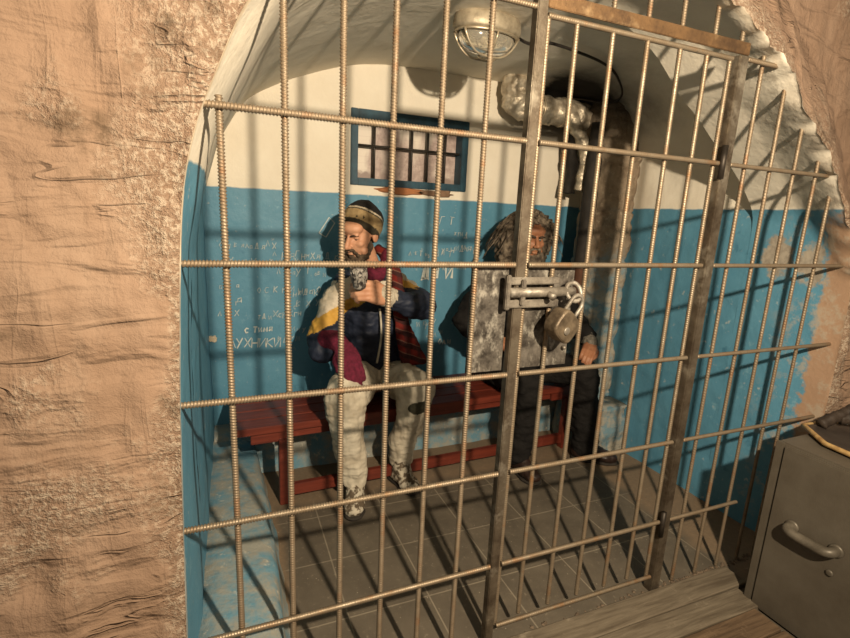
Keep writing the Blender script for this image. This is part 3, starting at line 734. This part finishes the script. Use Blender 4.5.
b = MB(); rough_tube(b, [(1.500, -0.205, 0.823), (1.570, -0.215, 0.856), (1.650, -0.230, 0.888), (1.700, -0.260, 0.893), (1.720, -0.330, 0.868), (1.680, -0.380, 0.840)], .022, 12, .5, 18)
rough_tube(b, [(1.600, -0.215, 0.850), (1.660, -0.270, 0.863), (1.690, -0.330, 0.848), (1.660, -0.420, 0.834)], .03, 12, .45, 15)
tag(b.obj('leather_strap', M['leather']), 'crumpled dark brown leather strap lying on the gilt-edged tray', 'strap')

# ------------------------------------------------------------------ floor boards outside the gate
bl = [(-.148, -.032, 1.315, 'board', 'grey weathered floor board running right along the foot of the gate'),
      (-.265, -.152, 1.235, 'board', 'grey floor board second out from the gate, its end by the safe'),
      (-.385, -.269, 1.19, 'board_brown', 'browner floor board third out from the gate, running under the safe corner'),
      (-.50, -.389, 1.195, 'board_brown', 'floor board at the bottom picture edge, farthest from the gate')]
for k, (y0, y1, x1, mt, lab) in enumerate(bl):
    b = MB(); nx = 60
    x0 = -.33 + .03*k; v = []
    for i in range(nx+1):
        x = x0+(x1-x0)*i/nx; w = .003*fbm(x*3, k*7, 0); zz = .026 + .003*fbm(x*2, k*3+1, 2)
        v += [(x, y0+w, .0), (x, y0+w, zz-.003), (x, y0+w+.004, zz), (x, y1-.004+w, zz), (x, y1+w, zz-.003), (x, y1+w, .0)]
    f = [(i*6+q, i*6+q+1, (i+1)*6+q+1, (i+1)*6+q) for i in range(nx) for q in range(5)] + [tuple(range(5, -1, -1)), tuple(nx*6+q for q in range(6))]
    b.add(v, f); tag(b.obj('floor_board', M[mt], smooth=False), lab, 'floor board', 'floor boards outside the gate')
b = MB()
for k in range(170):
    x = random.uniform(.9, 1.74) if k < 110 else random.uniform(-.7, .9); y = random.gauss(-.008 if x > .9 else -.012, .008); r = random.uniform(.004, .013)
    ico = [(r*random.uniform(.7, 1.2)*c[0]+x, r*random.uniform(.7, 1.2)*c[1]+y, abs(r*.55*c[2])+r*.2) for c in [(1,0,0),(0,1,0),(-1,0,0),(0,-1,0),(0,0,1),(0,0,-.2)]]
    b.add(ico, [(0,1,4),(1,2,4),(2,3,4),(3,0,4),(1,0,5),(2,1,5),(3,2,5),(0,3,5)])
o = b.obj('rubble', M['debris'], smooth=False, kind='stuff'); tag(o, 'line of crumbled mortar along the foot of the grille', 'rubble')

# ------------------------------------------------------------------ figures
_ico = bmesh.new(); bmesh.ops.create_icosphere(_ico, subdivisions=3, radius=1); ICV = np.array([v.co[:] for v in _ico.verts]); ICF = np.array([[v.index for v in f.verts] for f in _ico.faces]); _ico.free()
_ico = bmesh.new(); bmesh.ops.create_icosphere(_ico, subdivisions=2, radius=1); ICV2 = np.array([v.co[:] for v in _ico.verts]); ICF2 = np.array([[v.index for v in f.verts] for f in _ico.faces]); _ico.free()
class Blob:
    def __init__(s): s.v = []; s.f = []; s.n = 0
    def E(s, c, r, mat=None, rot=None):
        r = (r, r, r) if isinstance(r, (int, float)) else r
        A = ICV if max(r) > .05 else ICV2; Fc = ICF if max(r) > .05 else ICF2
        p = A*np.array(r)
        if rot is not None: p = p @ np.array(rot.to_3x3()).T
        p = p + np.array(c)
        if mat is not None:
            m = np.array(mat); p = p @ m[:3, :3].T + m[:3, 3]
        s.v.append(p); s.f.append(Fc + s.n); s.n += len(p); return s
    def C(s, pts, rs, mat=None, step=.4):
        pts = [np.array(p, float) for p in pts]
        rs = [np.array((r, r, r) if isinstance(r, (int, float)) else r, float) for r in rs]
        for i in range(len(pts)-1):
            d = np.linalg.norm(pts[i+1]-pts[i]); k = max(1, int(math.ceil(d/(step*max(.006, min(rs[i].min(), rs[i+1].min()))))))
            for q in range(k+1):
                t = q/k; s.E(pts[i]*(1-t)+pts[i+1]*t, tuple(rs[i]*(1-t)+rs[i+1]*t), mat)
        return s
    def build(s, name, mats, parent, vox=.007, smooth=4, wrinkle=(), face_fn=None, vert_fn=None, org=(0, 0, 0)):
        me = bpy.data.meshes.new(name); me.from_pydata(np.concatenate(s.v).tolist(), [], np.concatenate(s.f).tolist())
        o = bpy.data.objects.new('tmp', me); COL.objects.link(o)
        m = o.modifiers.new('r', 'REMESH'); m.mode = 'VOXEL'; m.voxel_size = vox
        if smooth: m = o.modifiers.new('s', 'SMOOTH'); m.iterations = smooth; m.factor = .5
        dg = bpy.context.evaluated_depsgraph_get(); m2 = bpy.data.meshes.new_from_object(o.evaluated_get(dg)); bpy.data.objects.remove(o)
        m2.name = name
        nv = len(m2.vertices); co = np.empty(nv*3); m2.vertices.foreach_get('co', co); co = co.reshape(-1, 3)
        no = np.empty(nv*3); m2.vertices.foreach_get('normal', no); no = no.reshape(-1, 3)
        for amp, fr, st in wrinkle:
            d = np.array([noise.fractal(Vector((p[0]*fr*st[0], p[1]*fr*st[1], p[2]*fr*st[2])), .8, 2., 3) for p in co])
            co = co + no*(amp*d)[:, None]
        if vert_fn: co = vert_fn(co)
        m2.vertices.foreach_set('co', (co - np.array(org)).ravel())
        m2.materials.clear()
        for x in (mats if isinstance(mats, (list, tuple)) else [mats]): m2.materials.append(x)
        if face_fn:
            cs = np.empty(len(m2.polygons)*3); m2.polygons.foreach_get('center', cs); cs = cs.reshape(-1, 3) + np.array(org)*0
            cs = np.array([co[list(p.vertices)].mean(0) for p in m2.polygons])
            m2.polygons.foreach_set('material_index', face_fn(cs).astype(np.int32))
        m2.polygons.foreach_set('use_smooth', [True]*len(m2.polygons)); m2.update()
        return link(name, m2, parent)

def head(B, Mh, wide=1.0):
    B.E((0, .02, .045), (.092*wide, .115, .10), Mh); B.E((0, -.040, -.02), (.078*wide, .075, .10), Mh)
    B.E((0, -.045, -.085), (.056*wide, .056, .048), Mh); B.E((0, -.085, -.112), (.03, .026, .024), Mh)
    for s in (-1, 1):
        B.E((s*.046, -.080, -.022), (.028, .026, .025), Mh); B.E((s*.034, -.099, .030), (.026, .016, .012), Mh)
        B.E((s*.013, -.130, -.036), (.011, .014, .010), Mh); B.E((s*.094*wide, .01, -.008), (.012, .028, .038), Mh)
        B.E((s*.060, -.055, -.075), (.022, .03, .03), Mh)
    B.C([(0, -.108, .022), (0, -.124, .0), (0, -.144, -.030)], [.012, .012, .016], Mh)
    B.E((0, -.112, -.062), (.026, .015, .008), Mh); B.E((0, -.110, -.078), (.023, .015, .008), Mh); B.E((0, -.075, .06), (.07, .05, .04), Mh)
def sockets(Mh, s=1):
    inv = np.array(Mh.inverted())
    fw = np.array(Mh.to_3x3() @ Vector((0, 1, 0)))
    def fn(co):
        L = co @ inv[:3, :3].T + inv[:3, 3]
        for sx in (-1, 1):
            d = ((L[:, 0]-sx*.034)/.019)**2 + ((L[:, 2]-.006)/.012)**2 + ((L[:, 1]+.1)/.04)**2
            co = co + np.exp(-d)[:, None]*fw*.017
        d = (L[:, 0]/.03)**2 + ((L[:, 2]+.070)/.0035)**2 + ((L[:, 1]+.12)/.03)**2
        return co + np.exp(-d)[:, None]*fw*.006
    return fn
def eyes(Mh, parent, lid=0.0):
    for s in (-1, 1):
        b = MB(); c = Mh @ Vector((s*.034, -.083, .006)); R = Mh.to_3x3().to_4x4()
        v = [c + R.to_3x3() @ Vector(tuple(ICV2[i]*.0135)) for i in range(len(ICV2))]
        b.add(v, ICF2.tolist())
        p = c + R.to_3x3() @ Vector((0, -.0115, -.003)); v = [p + R.to_3x3() @ Vector((ICV2[i][0]*.0065, ICV2[i][1]*.004, ICV2[i][2]*.0065)) for i in range(len(ICV2))]
        b.add(v, ICF2.tolist(), 1); b.obj('eye', [M['eye_white'], M['eye_dark']], parent)
def hand(B, Mw, side=1, curl=(.9, .9, .9, .9), thumb=.5, S=1.0, spread=.0):
    """Mw: wrist frame, +Y towards the fingers, +Z back of the hand, thumb on +X*side"""
    T = Mw @ Matrix.Scale(S, 4)
    for i, x in enumerate((.033, .011, -.011, -.032)):
        B.C([(side*x*.65, .0, 0), (side*x, .05, .003), (side*x, .098, .0)], [.018*S, .017*S, .0145*S], T, .5)
        Ls = (.043, .048, .045, .034)[i]; p = Vector((side*x*1.06, .105, 0)); a = 0.; pts = [tuple(p)]; ang = curl[i]
        for k, f in enumerate((1., .68, .55)):
            a += ang*(.75, 1., .7)[k]
            p = p + Vector((side*spread*(1.5-i)*.01, math.cos(a), -math.sin(a)))*Ls*f; pts.append(tuple(p))
        B.C(pts, [.0118*S, .0108*S, .0102*S, .0088*S], T, .5)
    B.C([(side*.025, .015, -.004), (side*.052, .045, -.016), (side*(.060-.02*thumb), .085, -.022-.02*thumb), (side*(.056-.045*thumb), .115, -.03-.02*thumb)], [.018*S, .0155*S, .013*S, .0105*S], T, .5)
def frame(o, y, z):
    y = Vector(y).normalized(); z = Vector(z); z = (z - y*z.dot(y)).normalized(); x = y.cross(z)
    m = Matrix((x, y, z)).transposed().to_4x4(); m.translation = Vector(o); return m
def headframe(c, yaw, pitch, roll=0):
    return Matrix.Translation(c) @ Matrix.Rotation(math.radians(yaw), 4, 'Z') @ Matrix.Rotation(math.radians(roll), 4, 'Y') @ Matrix.Rotation(math.radians(pitch), 4, 'X')

# ---- seated man with the knitted hat
p1 = thing('person', 'seated person in knitted hat, navy jacket and pale trousers, holding a tumbler', 'person')
Mh1 = headframe((-.185, 1.345, 1.522), -47, 17, 3)
B = Blob(); head(B, Mh1)
B.C([(-.06, 1.43, 1.22), (-.105, 1.405, 1.33), (-.155, 1.365, 1.43)], [.075, .062, .062])
B.C([(-.04, 1.50, .62), (-.06, 1.47, .85), (-.07, 1.45, 1.08), (-.07, 1.44, 1.20)], [(.16, .11, .12), (.145, .10, .12), (.17, .11, .12), (.15, .085, .06)])
A1 = [(.09, 1.46, 1.20), (.15, 1.24, 1.13), (-.09, 1.14, 1.195)]
B.C(A1, [.055, .045, .034]); B.C([(-.26, 1.44, 1.18), (-.385, 1.36, .90), (-.30, 1.18, .89)], [.055, .046, .036])
B.C([(-.13, 1.44, .60), (-.315, 1.06, .685), (-.255, 1.085, .14)], [.09, .065, .042]); B.C([(.06, 1.46, .60), (.085, 1.10, .67), (.062, 1.215, .15)], [.09, .065, .042])
B.C([(-.255, 1.09, .09), (-.282, 1.0, .05)], [.034, .026]); B.C([(.062, 1.215, .09), (.083, 1.125, .05)], [.034, .026])
Mw = frame((-.085, 1.14, 1.197), (-.88, -.30, .30), (.10, -.80, .45))
hand(B, Mw, 1, (.85, .9, .95, 1.0), .9, 1.25)
Mg = frame((-.305, 1.19, .90), (.12, -.80, -.50), (-.25, -.35, .9))
body1 = B.build('body', M['skin'], p1, .0052, 3, vert_fn=sockets(Mh1))
eyes(Mh1, p1)
for s in (-1, 1):
    b = MB(); c = Mh1 @ Vector((s*.034, -.089, .0115)); R3 = Mh1.to_3x3()
    b.add([c + R3 @ Vector((q[0]*.018, q[1]*.0135, q[2]*.0105)) for q in ICV2], ICF2.tolist()); b.obj('eyelid', M['skin'], p1)
# brows, beard, lips
def strip(pts, r, Mx): return [tuple(Mx @ Vector(p)) for p in pts]
for s in (-1, 1):
    b = MB(); b.tube(strip([(s*.014, -.117, .024), (s*.034, -.116, .032), (s*.056, -.098, .026)], 0, Mh1), [.005, .0065, .004], 8, flat=.7); b.obj('eyebrow', M['brow'], p1)
B = Blob()
B.C([(-.072, -.02, -.055), (-.062, -.06, -.10), (-.025, -.098, -.125), (.025, -.098, -.125), (.062, -.06, -.10), (.072, -.02, -.055)], [(.018, .026, .03), (.022, .024, .026), (.022, .02, .022), (.022, .02, .022), (.022, .024, .026), (.018, .026, .03)], Mh1)
B.C([(-.04, -.098, -.088), (-.026, -.118, -.056), (0, -.124, -.050), (.026, -.118, -.056), (.04, -.098, -.088)], [.009, .009, .007, .009, .009], Mh1); B.E((0, -.108, -.096), (.018, .014, .012), Mh1)
B.build('beard', M['beard'], p1, .005, 1, wrinkle=[(.006, 60, (1, 1, 1))])
# hat
Mt = Mh1 @ Matrix.Translation((0, .024, .036)) @ Matrix.Rotation(math.radians(-46), 4, 'X')
inv = np.array(Mt.inverted())
def hatcol(c):
    L = c @ inv[:3, :3].T + inv[:3, 3]; z = L[:, 2]
    r = np.zeros(len(c)); r[z > -.012] = 1; r[z > .046] = 0; r[z > .053] = 2; r[z > .064] = 3
    r[z < -.012] = 0
    sp = np.array([noise.noise(Vector((p[0]*38, p[1]*38, p[2]*30))) for p in L]); r[(r == 1) & (sp > .52)] = 3
    return r
B = Blob()
B.E((0, .0, .035), (.113, .130, .112), Mt); B.E((0, 0, -.02), (.112, .130, .055), Mt); B.C([(0, .0, .10), (.0, -.01, .135)], [(.07, .08, .05), (.035, .04, .02)], Mt)
def hatcut(co):
    L = co @ inv[:3, :3].T + inv[:3, 3]; k = L[:, 2] < -.045; L[k, 2] = -.045 
    fw = np.array(Mt); return L @ fw[:3, :3].T + fw[:3, 3]
B.build('knitted_hat', [M['hat_olive'], M['hat_tan'], M['hat_white'], M['hat_black']], p1, .0055, 3, wrinkle=[(.006, 14, (1, 1, 1))], face_fn=hatcol, vert_fn=hatcut)
# jacket
B = Blob()
B.C([(-.045, 1.49, .72), (-.06, 1.46, .90), (-.07, 1.44, 1.08), (-.068, 1.44, 1.20), (-.08, 1.43, 1.27)], [(.20, .15, .07), (.19, .145, .12), (.19, .145, .12), (.18, .12, .07), (.10, .085, .04)])
B.C([(.07, 1.46, 1.215), (.135, 1.42, 1.17), (.17, 1.23, 1.12)], [.088, .086, .08]); B.C([(.17, 1.23, 1.12), (.07, 1.17, 1.145), (-.045, 1.15, 1.185)], [.078, .07, .056])
B.C([(-.22, 1.44, 1.205), (-.32, 1.41, 1.08), (-.40, 1.355, .92), (-.395, 1.30, .86)], [.095, .09, .082, .074])
B.C([(-.40, 1.355, .92), (-.36, 1.27, .88)], [.075, .066])
# standing collar
B.C([(-.17, 1.42, 1.30), (-.12, 1.33, 1.285), (-.03, 1.34, 1.285), (.01, 1.43, 1.31)], [.03, .028, .028, .03])
def jcol(c):
    x, y, z = c.T; r = np.zeros(len(c))
    fr = y < 1.50
    nz = np.array([noise.noise(Vector(p*14)) for p in c])*.012
    # viewer-left shoulder: white yoke, mustard band running down the sleeve
    l = (x < -.13) & fr
    u = z - .57*(x+.28) + nz
    r[l & (u > 1.13)] = 1; r[l & (u > 1.055) & (u <= 1.13)] = 2; r[l & (u > 1.255)] = 0
    q = (x > .03) & (y < 1.52) & (x < .30)
    w = z + (x-.06)*.45 + nz
    arm = (y < 1.34) & (z < 1.215)
    r[q & (w > 1.272) & ~arm] = 1; r[q & (w > 1.185) & (w <= 1.272) & ~arm] = 2
    m = (x > -.13) & (x <= -.02) & (y < 1.45) & (np.abs(z - (1.215 + (x+.13)*.25)) < .018); r[m] = 1
    return r
B.build('jacket', [M['navy'], M['white_cloth'], M['yellow_cloth']], p1, .0075, 4, wrinkle=[(.018, 7, (1, 1, 1)), (.007, 18, (1, 1, 1.6))], face_fn=jcol)
b = MB(); b.tube(spline([(-.075, 1.285, 1.10), (-.068, 1.272, 1.0), (-.072, 1.262, .9), (-.085, 1.285, .77)], 30), .0065, 6); b.obj('zip', M['zip'], p1)
B = Blob(); B.C([(-.05, 1.15, 1.187), (-.10, 1.137, 1.20)], [(.046, .052, .056), (.045, .05, .058)])
B.build('cuff', M['cuff'], p1, .005, 2, wrinkle=[(.007, 55, (1, .2, .2))])
B = Blob(); B.C([(-.165, 1.31, 1.315), (-.10, 1.275, 1.29), (-.04, 1.31, 1.335), (-.01, 1.39, 1.40)], [.034, .036, .038, .036]); B.C([(-.185, 1.35, 1.33), (-.165, 1.31, 1.315)], [.032, .034])
B.build('collar', M['maroon'], p1, .006, 3, wrinkle=[(.008, 26, (1, 1, 1))])
B = Blob()
B.C([(-.05, 1.43, 1.43), (-.005, 1.40, 1.39), (.028, 1.345, 1.30), (.045, 1.29, 1.18), (.055, 1.285, 1.05), (.08, 1.275, .95), (.115, 1.27, .86), (.15, 1.29, .77)],
    [(.03, .034, .03), (.036, .036, .03), (.036, .024, .03), (.036, .022, .03), (.04, .025, .03), (.055, .03, .03), (.075, .04, .03), (.085, .06, .03)])
B.build('plaid_scarf', M['plaid'], p1, .006, 3, wrinkle=[(.012, 12, (1, 1, .6))])
# maroon sleeve end and gloved hand on the thigh
B = Blob(); B.C([(-.375, 1.29, .925), (-.335, 1.225, .93), (-.31, 1.19, .905)], [.064, .058, .044])
hand(B, Mg, 1, (.45, .5, .5, .5), .4, 1.25)
B.build('maroon_glove', M['maroon'], p1, .0055, 2, wrinkle=[(.005, 20, (1, 1, 1))])
# trousers
B = Blob()
B.C([(-.14, 1.47, .63), (.08, 1.48, .63)], [(.13, .15, .11), (.13, .15, .11)])
B.C([(-.14, 1.44, .635), (-.25, 1.22, .665), (-.325, 1.065, .665)], [.13, .122, .118]); B.C([(-.325, 1.065, .665), (-.318, 1.06, .50), (-.285, 1.08, .32), (-.258, 1.09, .15)], [.116, .10, .09, .074])
B.C([(.06, 1.46, .615), (.08, 1.24, .65), (.09, 1.10, .655)], [.124, .118, .112]); B.C([(.09, 1.10, .655), (.082, 1.13, .50), (.07, 1.18, .33), (.064, 1.212, .16)], [.110, .098, .088, .072])
def tcol(c):
    d = ((c[:, 0]-.10)/.075)**2 + ((c[:, 2]-.575)/.042)**2; r = np.zeros(len(c)); r[(d < 1) & (c[:, 1] < 1.10)] = 1; return r
B.build('trousers', [M['khaki'], M['patch']], p1, .007, 3, wrinkle=[(.022, 4, (1, 1, .8)), (.011, 11, (1.4, 1.4, .45)), (.005, 20, (.6, .6, 1.6))], face_fn=tcol)
def boot(name, ank, toe, parent, mat, sole, low=False, lace=True):
    a = Vector(ank); t = Vector(toe); d = Vector((t.x-a.x, t.y-a.y, 0)).normalized(); heel = Vector((a.x, a.y, 0)) - d*.045
    B = Blob(); T = Vector((t.x, t.y, 0))
    B.C([tuple(heel + Vector((0, 0, .055))), tuple(heel.lerp(T, .45) + Vector((0, 0, .055))), tuple(heel.lerp(T, .8) + Vector((0, 0, .047))), tuple(T + Vector((0, 0, .042)))], [(.052, .052, .044), (.052, .052, .047), (.061, .061, .042), (.052, .052, .036)])
    B.C([tuple(a + Vector((0, 0, -.02))), tuple(a + Vector((0, 0, .03 if low else .085)))], [.054, .058])
    B.C([tuple(a + Vector((0, 0, .02))), tuple(heel.lerp(T, .62) + Vector((0, 0, .064)))], [.054, .05])
    o = B.build(name, mat, parent, .006, 3, wrinkle=[(.005, 22, (1, 1, 1))])
    B = Blob(); B.C([tuple(heel + Vector((0, 0, .012))), tuple(heel.lerp(T, .5) + Vector((0, 0, .010))), tuple(heel.lerp(T, .85) + Vector((0, 0, .012))), tuple(T + d*.01 + Vector((0, 0, .014)))], [(.056, .056, .013), (.052, .052, .012), (.065, .065, .013), (.054, .054, .013)])
    B.build('sole', sole, o, .005, 2)
    if lace:
        b = MB(); sd = Vector((-d.y, d.x, 0))
        for k in range(4):
            c = heel.lerp(T, .42+.1*k) + Vector((0, 0, .132-.016*k)); b.tube([c - sd*.03 + Vector((0, 0, -.012)), c, c + sd*.03 + Vector((0, 0, -.012))], .0055, 6)
        b.obj('lace', M['lace'], o)
    return o
boot('boot', (-.256, 1.09, .12), (-.292, .965, 0), p1, M['boot'], M['sole']); boot('boot', (.063, 1.212, .12), (.092, 1.095, 0), p1, M['boot'], M['sole'])

# tumbler in his fist
tm = thing('tumbler', 'small ornate grey tumbler in the hatted person\'s raised fist', 'glass', (-.252, 1.075, 1.255), (math.radians(4), math.radians(-6), 0))
b = MB(); b.lathe([(.030, 0), (.034, .01), (.036, .05), (.041, .065), (.041, .09), (.043, .112), (.038, .112), (.035, .09), (.034, .02), (.002, .018)], 20); b.obj('bowl', M['tumbler'], tm)
b = MB()
for k in range(12):
    t = 2*math.pi*k/12; b.tube([(.038*math.cos(t), .038*math.sin(t), .03), (.042*math.cos(t+.25), .042*math.sin(t+.25), .07), (.0435*math.cos(t), .0435*math.sin(t), .108)], .0028, 6)
b.obj('relief', M['tumbler'], tm)

# ---- seated man with wild hair
p2 = thing('person', 'seated person with bushy grey-brown hair and beard in black clothes behind the gate', 'person')
Mh2 = headframe((.985, 1.40, 1.52), -8, 5, 2)
B = Blob(); head(B, Mh2, 1.0)
B.C([(.96, 1.47, 1.2), (.965, 1.45, 1.32), (.98, 1.42, 1.43)], [.075, .064, .064])
B.C([(.95, 1.50, .62), (.955, 1.50, .85), (.96, 1.49, 1.08), (.96, 1.48, 1.20)], [(.16, .11, .12), (.145, .10, .12), (.18, .11, .12), (.16, .085, .06)])
B.C([(.73, 1.48, 1.18), (.56, 1.42, .98), (.72, 1.26, .86)], [.055, .046, .034]); B.C([(1.19, 1.48, 1.18), (1.40, 1.38, .97), (1.39, 1.16, .845)], [.055, .046, .034])
B.C([(.85, 1.46, .60), (.82, 1.06, .66), (.86, 1.11, .14)], [.09, .065, .042]); B.C([(1.06, 1.46, .60), (1.29, 1.07, .68), (1.40, 1.10, .13)], [.09, .065, .042])
B.C([(.86, 1.11, .10), (.865, 1.0, .05)], [.04, .034]); B.C([(1.40, 1.10, .10), (1.49, 1.03, .05)], [.04, .034])
hand(B, frame((1.375, 1.13, .835), (-.72, -.62, -.22), (-.05, -.35, .95)), -1, (.55, .6, .6, .65), .35, 1.02)
hand(B, frame((.735, 1.25, .86), (.8, -.45, -.1), (.1, -.5, .85)), 1, (.4, .45, .45, .5), .35, 1.1)
B.build('body', M['skin_ruddy'], p2, .0052, 3, vert_fn=sockets(Mh2))
eyes(Mh2, p2)
for s in (-1, 1):
    b = MB(); b.tube(strip([(s*.012, -.118, .022), (s*.034, -.117, .030), (s*.058, -.098, .026)], 0, Mh2), [.007, .009, .006], 8, flat=.8); b.obj('eyebrow', M['brow'], p2)
B = Blob()
B.C([(-.080, .0, -.03), (-.066, -.055, -.10), (-.028, -.10, -.135), (.028, -.10, -.135), (.066, -.055, -.10), (.080, .0, -.03)], [(.022, .03, .04), (.026, .028, .035), (.03, .025, .04), (.03, .025, .04), (.026, .028, .035), (.022, .03, .04)], Mh2)
B.C([(-.045, -.096, -.092), (-.028, -.119, -.056), (0, -.126, -.049), (.028, -.119, -.056), (.045, -.096, -.092)], [.011, .010, .008, .010, .011], Mh2)
B.C([(0, -.10, -.12), (.0, -.095, -.19)], [(.045, .03, .03), (.03, .02, .03)], Mh2)
B.build('beard', M['hair'], p2, .005, 1, wrinkle=[(.01, 40, (1, 1, .4))])
# hair: matted mass plus locks
B = Blob(); B.E((0, .045, .05), (.145, .13, .13), Mh2); B.E((-.115, .05, -.06), (.095, .095, .15), Mh2); B.E((-.15, .04, .0), (.06, .07, .09), Mh2); B.E((.115, .05, -.05), (.075, .09, .13), Mh2); B.E((-.04, -.04, .115), (.09, .06, .04), Mh2); B.E((.05, -.035, .11), (.075, .06, .04), Mh2)
hr = B.build('hair', M['hair'], p2, .008, 2, wrinkle=[(.034, 15, (1, 1, .5)), (.018, 38, (1, 1, .5))])
b = MB()
for k in range(330):
    a = random.uniform(0, 2*math.pi); el = random.uniform(-.15, 1.5)
    d = Vector((math.cos(a)*math.cos(el), math.sin(a)*math.cos(el), math.sin(el)))
    if d.y < -.62 and d.z < .72: continue
    p = Vector((d.x*.13, .03+d.y*.12, .045+d.z*.115)); pts = []; v = d*.026 + Vector((0, 0, .008)); ph = random.uniform(0, 6.28); L = random.uniform(.45, .95)*(1.1 if d.x < 0 else 1.)
    for s_ in range(11):
        pts.append(tuple(Mh2 @ (p + Vector((math.sin(ph+s_*1.1), math.cos(ph*1.7+s_*1.3), math.sin(ph+s_*.9)))*.008)))
        p = p + v*.42*L; v = v + Vector((d.x*.003, d.y*.002 + (.006 if d.y < -.3 else 0), -.0125*L))
        if p.y < -.075 and abs(p.x) < .075: p.x += math.copysign(.012, p.x if abs(p.x) > .02 else random.choice((-1, 1)))
    r = random.uniform(.005, .0105); b.tube(pts, [r*(1-.07*s_) for s_ in range(11)], 5)
b.obj('lock_of_hair', M['hair'], hr)
# coat, trousers, shoes
B = Blob()
B.C([(.95, 1.50, .70), (.955, 1.49, .90), (.96, 1.48, 1.08), (.96, 1.48, 1.20), (.965, 1.46, 1.28)], [(.21, .16, .09), (.205, .155, .12), (.225, .155, .12), (.20, .12, .07), (.11, .09, .045)])
B.C([(.78, 1.48, 1.20), (.66, 1.46, 1.10), (.555, 1.41, .97), (.70, 1.28, .87)], [.095, .09, .084, .062]); B.C([(1.14, 1.48, 1.20), (1.28, 1.45, 1.10), (1.41, 1.38, .965), (1.395, 1.20, .865)], [.095, .09, .084, .062])
B.C([(.86, 1.38, 1.30), (.965, 1.34, 1.27), (1.06, 1.38, 1.30)], [.035, .035, .035])
B.build('coat', M['black_cloth'], p2, .0085, 4, wrinkle=[(.018, 7, (1, 1, 1)), (.007, 18, (1, 1, 1.5))])
B = Blob(); B.C([(1.394, 1.185, .858), (1.383, 1.145, .842)], [.054, .05]); B.build('cuff', M['grey_cuff'], p2, .005, 2, wrinkle=[(.005, 40, (1, 1, 1))])
B = Blob()
B.C([(.85, 1.48, .62), (1.06, 1.48, .62)], [(.13, .14, .11), (.13, .14, .11)])
B.C([(.85, 1.46, .61), (.83, 1.22, .645), (.825, 1.07, .645)], [.118, .108, .098]); B.C([(.825, 1.07, .645), (.845, 1.08, .45), (.862, 1.11, .13)], [.096, .09, .082])
B.C([(1.06, 1.46, .61), (1.18, 1.24, .655), (1.29, 1.08, .665)], [.118, .108, .099]); B.C([(1.29, 1.08, .665), (1.34, 1.09, .45), (1.40, 1.10, .12)], [.098, .098, .095])
B.build('trousers', M['black_cloth'], p2, .0085, 4, wrinkle=[(.016, 7, (1, 1, 1.3)), (.007, 16, (1, 1, 1.6))])
boot('shoe', (.862, 1.11, .08), (.868, .955, 0), p2, M['shoe'], M['sole'], True, False); boot('shoe', (1.405, 1.09, .08), (1.545, 1.0, 0), p2, M['shoe'], M['sole'], True, False)

# ------------------------------------------------------------------ light, world, camera
ld = bpy.data.lights.new('spot_lamp', 'SPOT'); ld.energy = 400; ld.color = (1., .83, .61); ld.shadow_soft_size = .028
ld.spot_size = math.radians(128); ld.spot_blend = .8
lo = bpy.data.objects.new('spot_lamp', ld); COL.objects.link(lo); lo.location = (-.157, -1.92, 2.312)
lo.rotation_euler = (Vector((.42, 1.8, 1.25)) - Vector(lo.location)).to_track_quat('-Z', 'Y').to_euler()
w = bpy.data.worlds.new('room_glow'); SC.world = w; w.use_nodes = True
w.node_tree.nodes['Background'].inputs[0].default_value = (1., .82, .62, 1); w.node_tree.nodes['Background'].inputs[1].default_value = .30
cd = bpy.data.cameras.new('camera'); cam = bpy.data.objects.new('camera', cd); COL.objects.link(cam); SC.camera = cam
f_px, yaw, pit, rol = 486.806, .396181, -.213276, .046256
cd.sensor_width = 36; cd.sensor_fit = 'HORIZONTAL'; cd.lens = f_px/850*36; cd.clip_start = .02
cy, sy, cp, sp_ = math.cos(yaw), math.sin(yaw), math.cos(pit), math.sin(pit)
fwd = Vector((sy*cp, cy*cp, sp_)); rt = Vector((cy, -sy, 0)); upv = rt.cross(fwd)
r2 = rt*math.cos(rol) + upv*math.sin(rol); u2 = -rt*math.sin(rol) + upv*math.cos(rol)
cam.rotation_euler = Matrix((r2, u2, -fwd)).transposed().to_euler(); cam.location = (-.902, -1.38, 1.652)

# author units -> metres
done = set()
for o in list(SC.objects):
    o.location = o.location*K
    if o.type == 'MESH' and o.data.name not in done:
        done.add(o.data.name); o.data.transform(Matrix.Scale(K, 4))
vs = SC.view_settings; vs.view_transform = 'Standard'; vs.look = 'None'; vs.gamma = 1; vs.use_curve_mapping = False; vs.exposure = 0.0
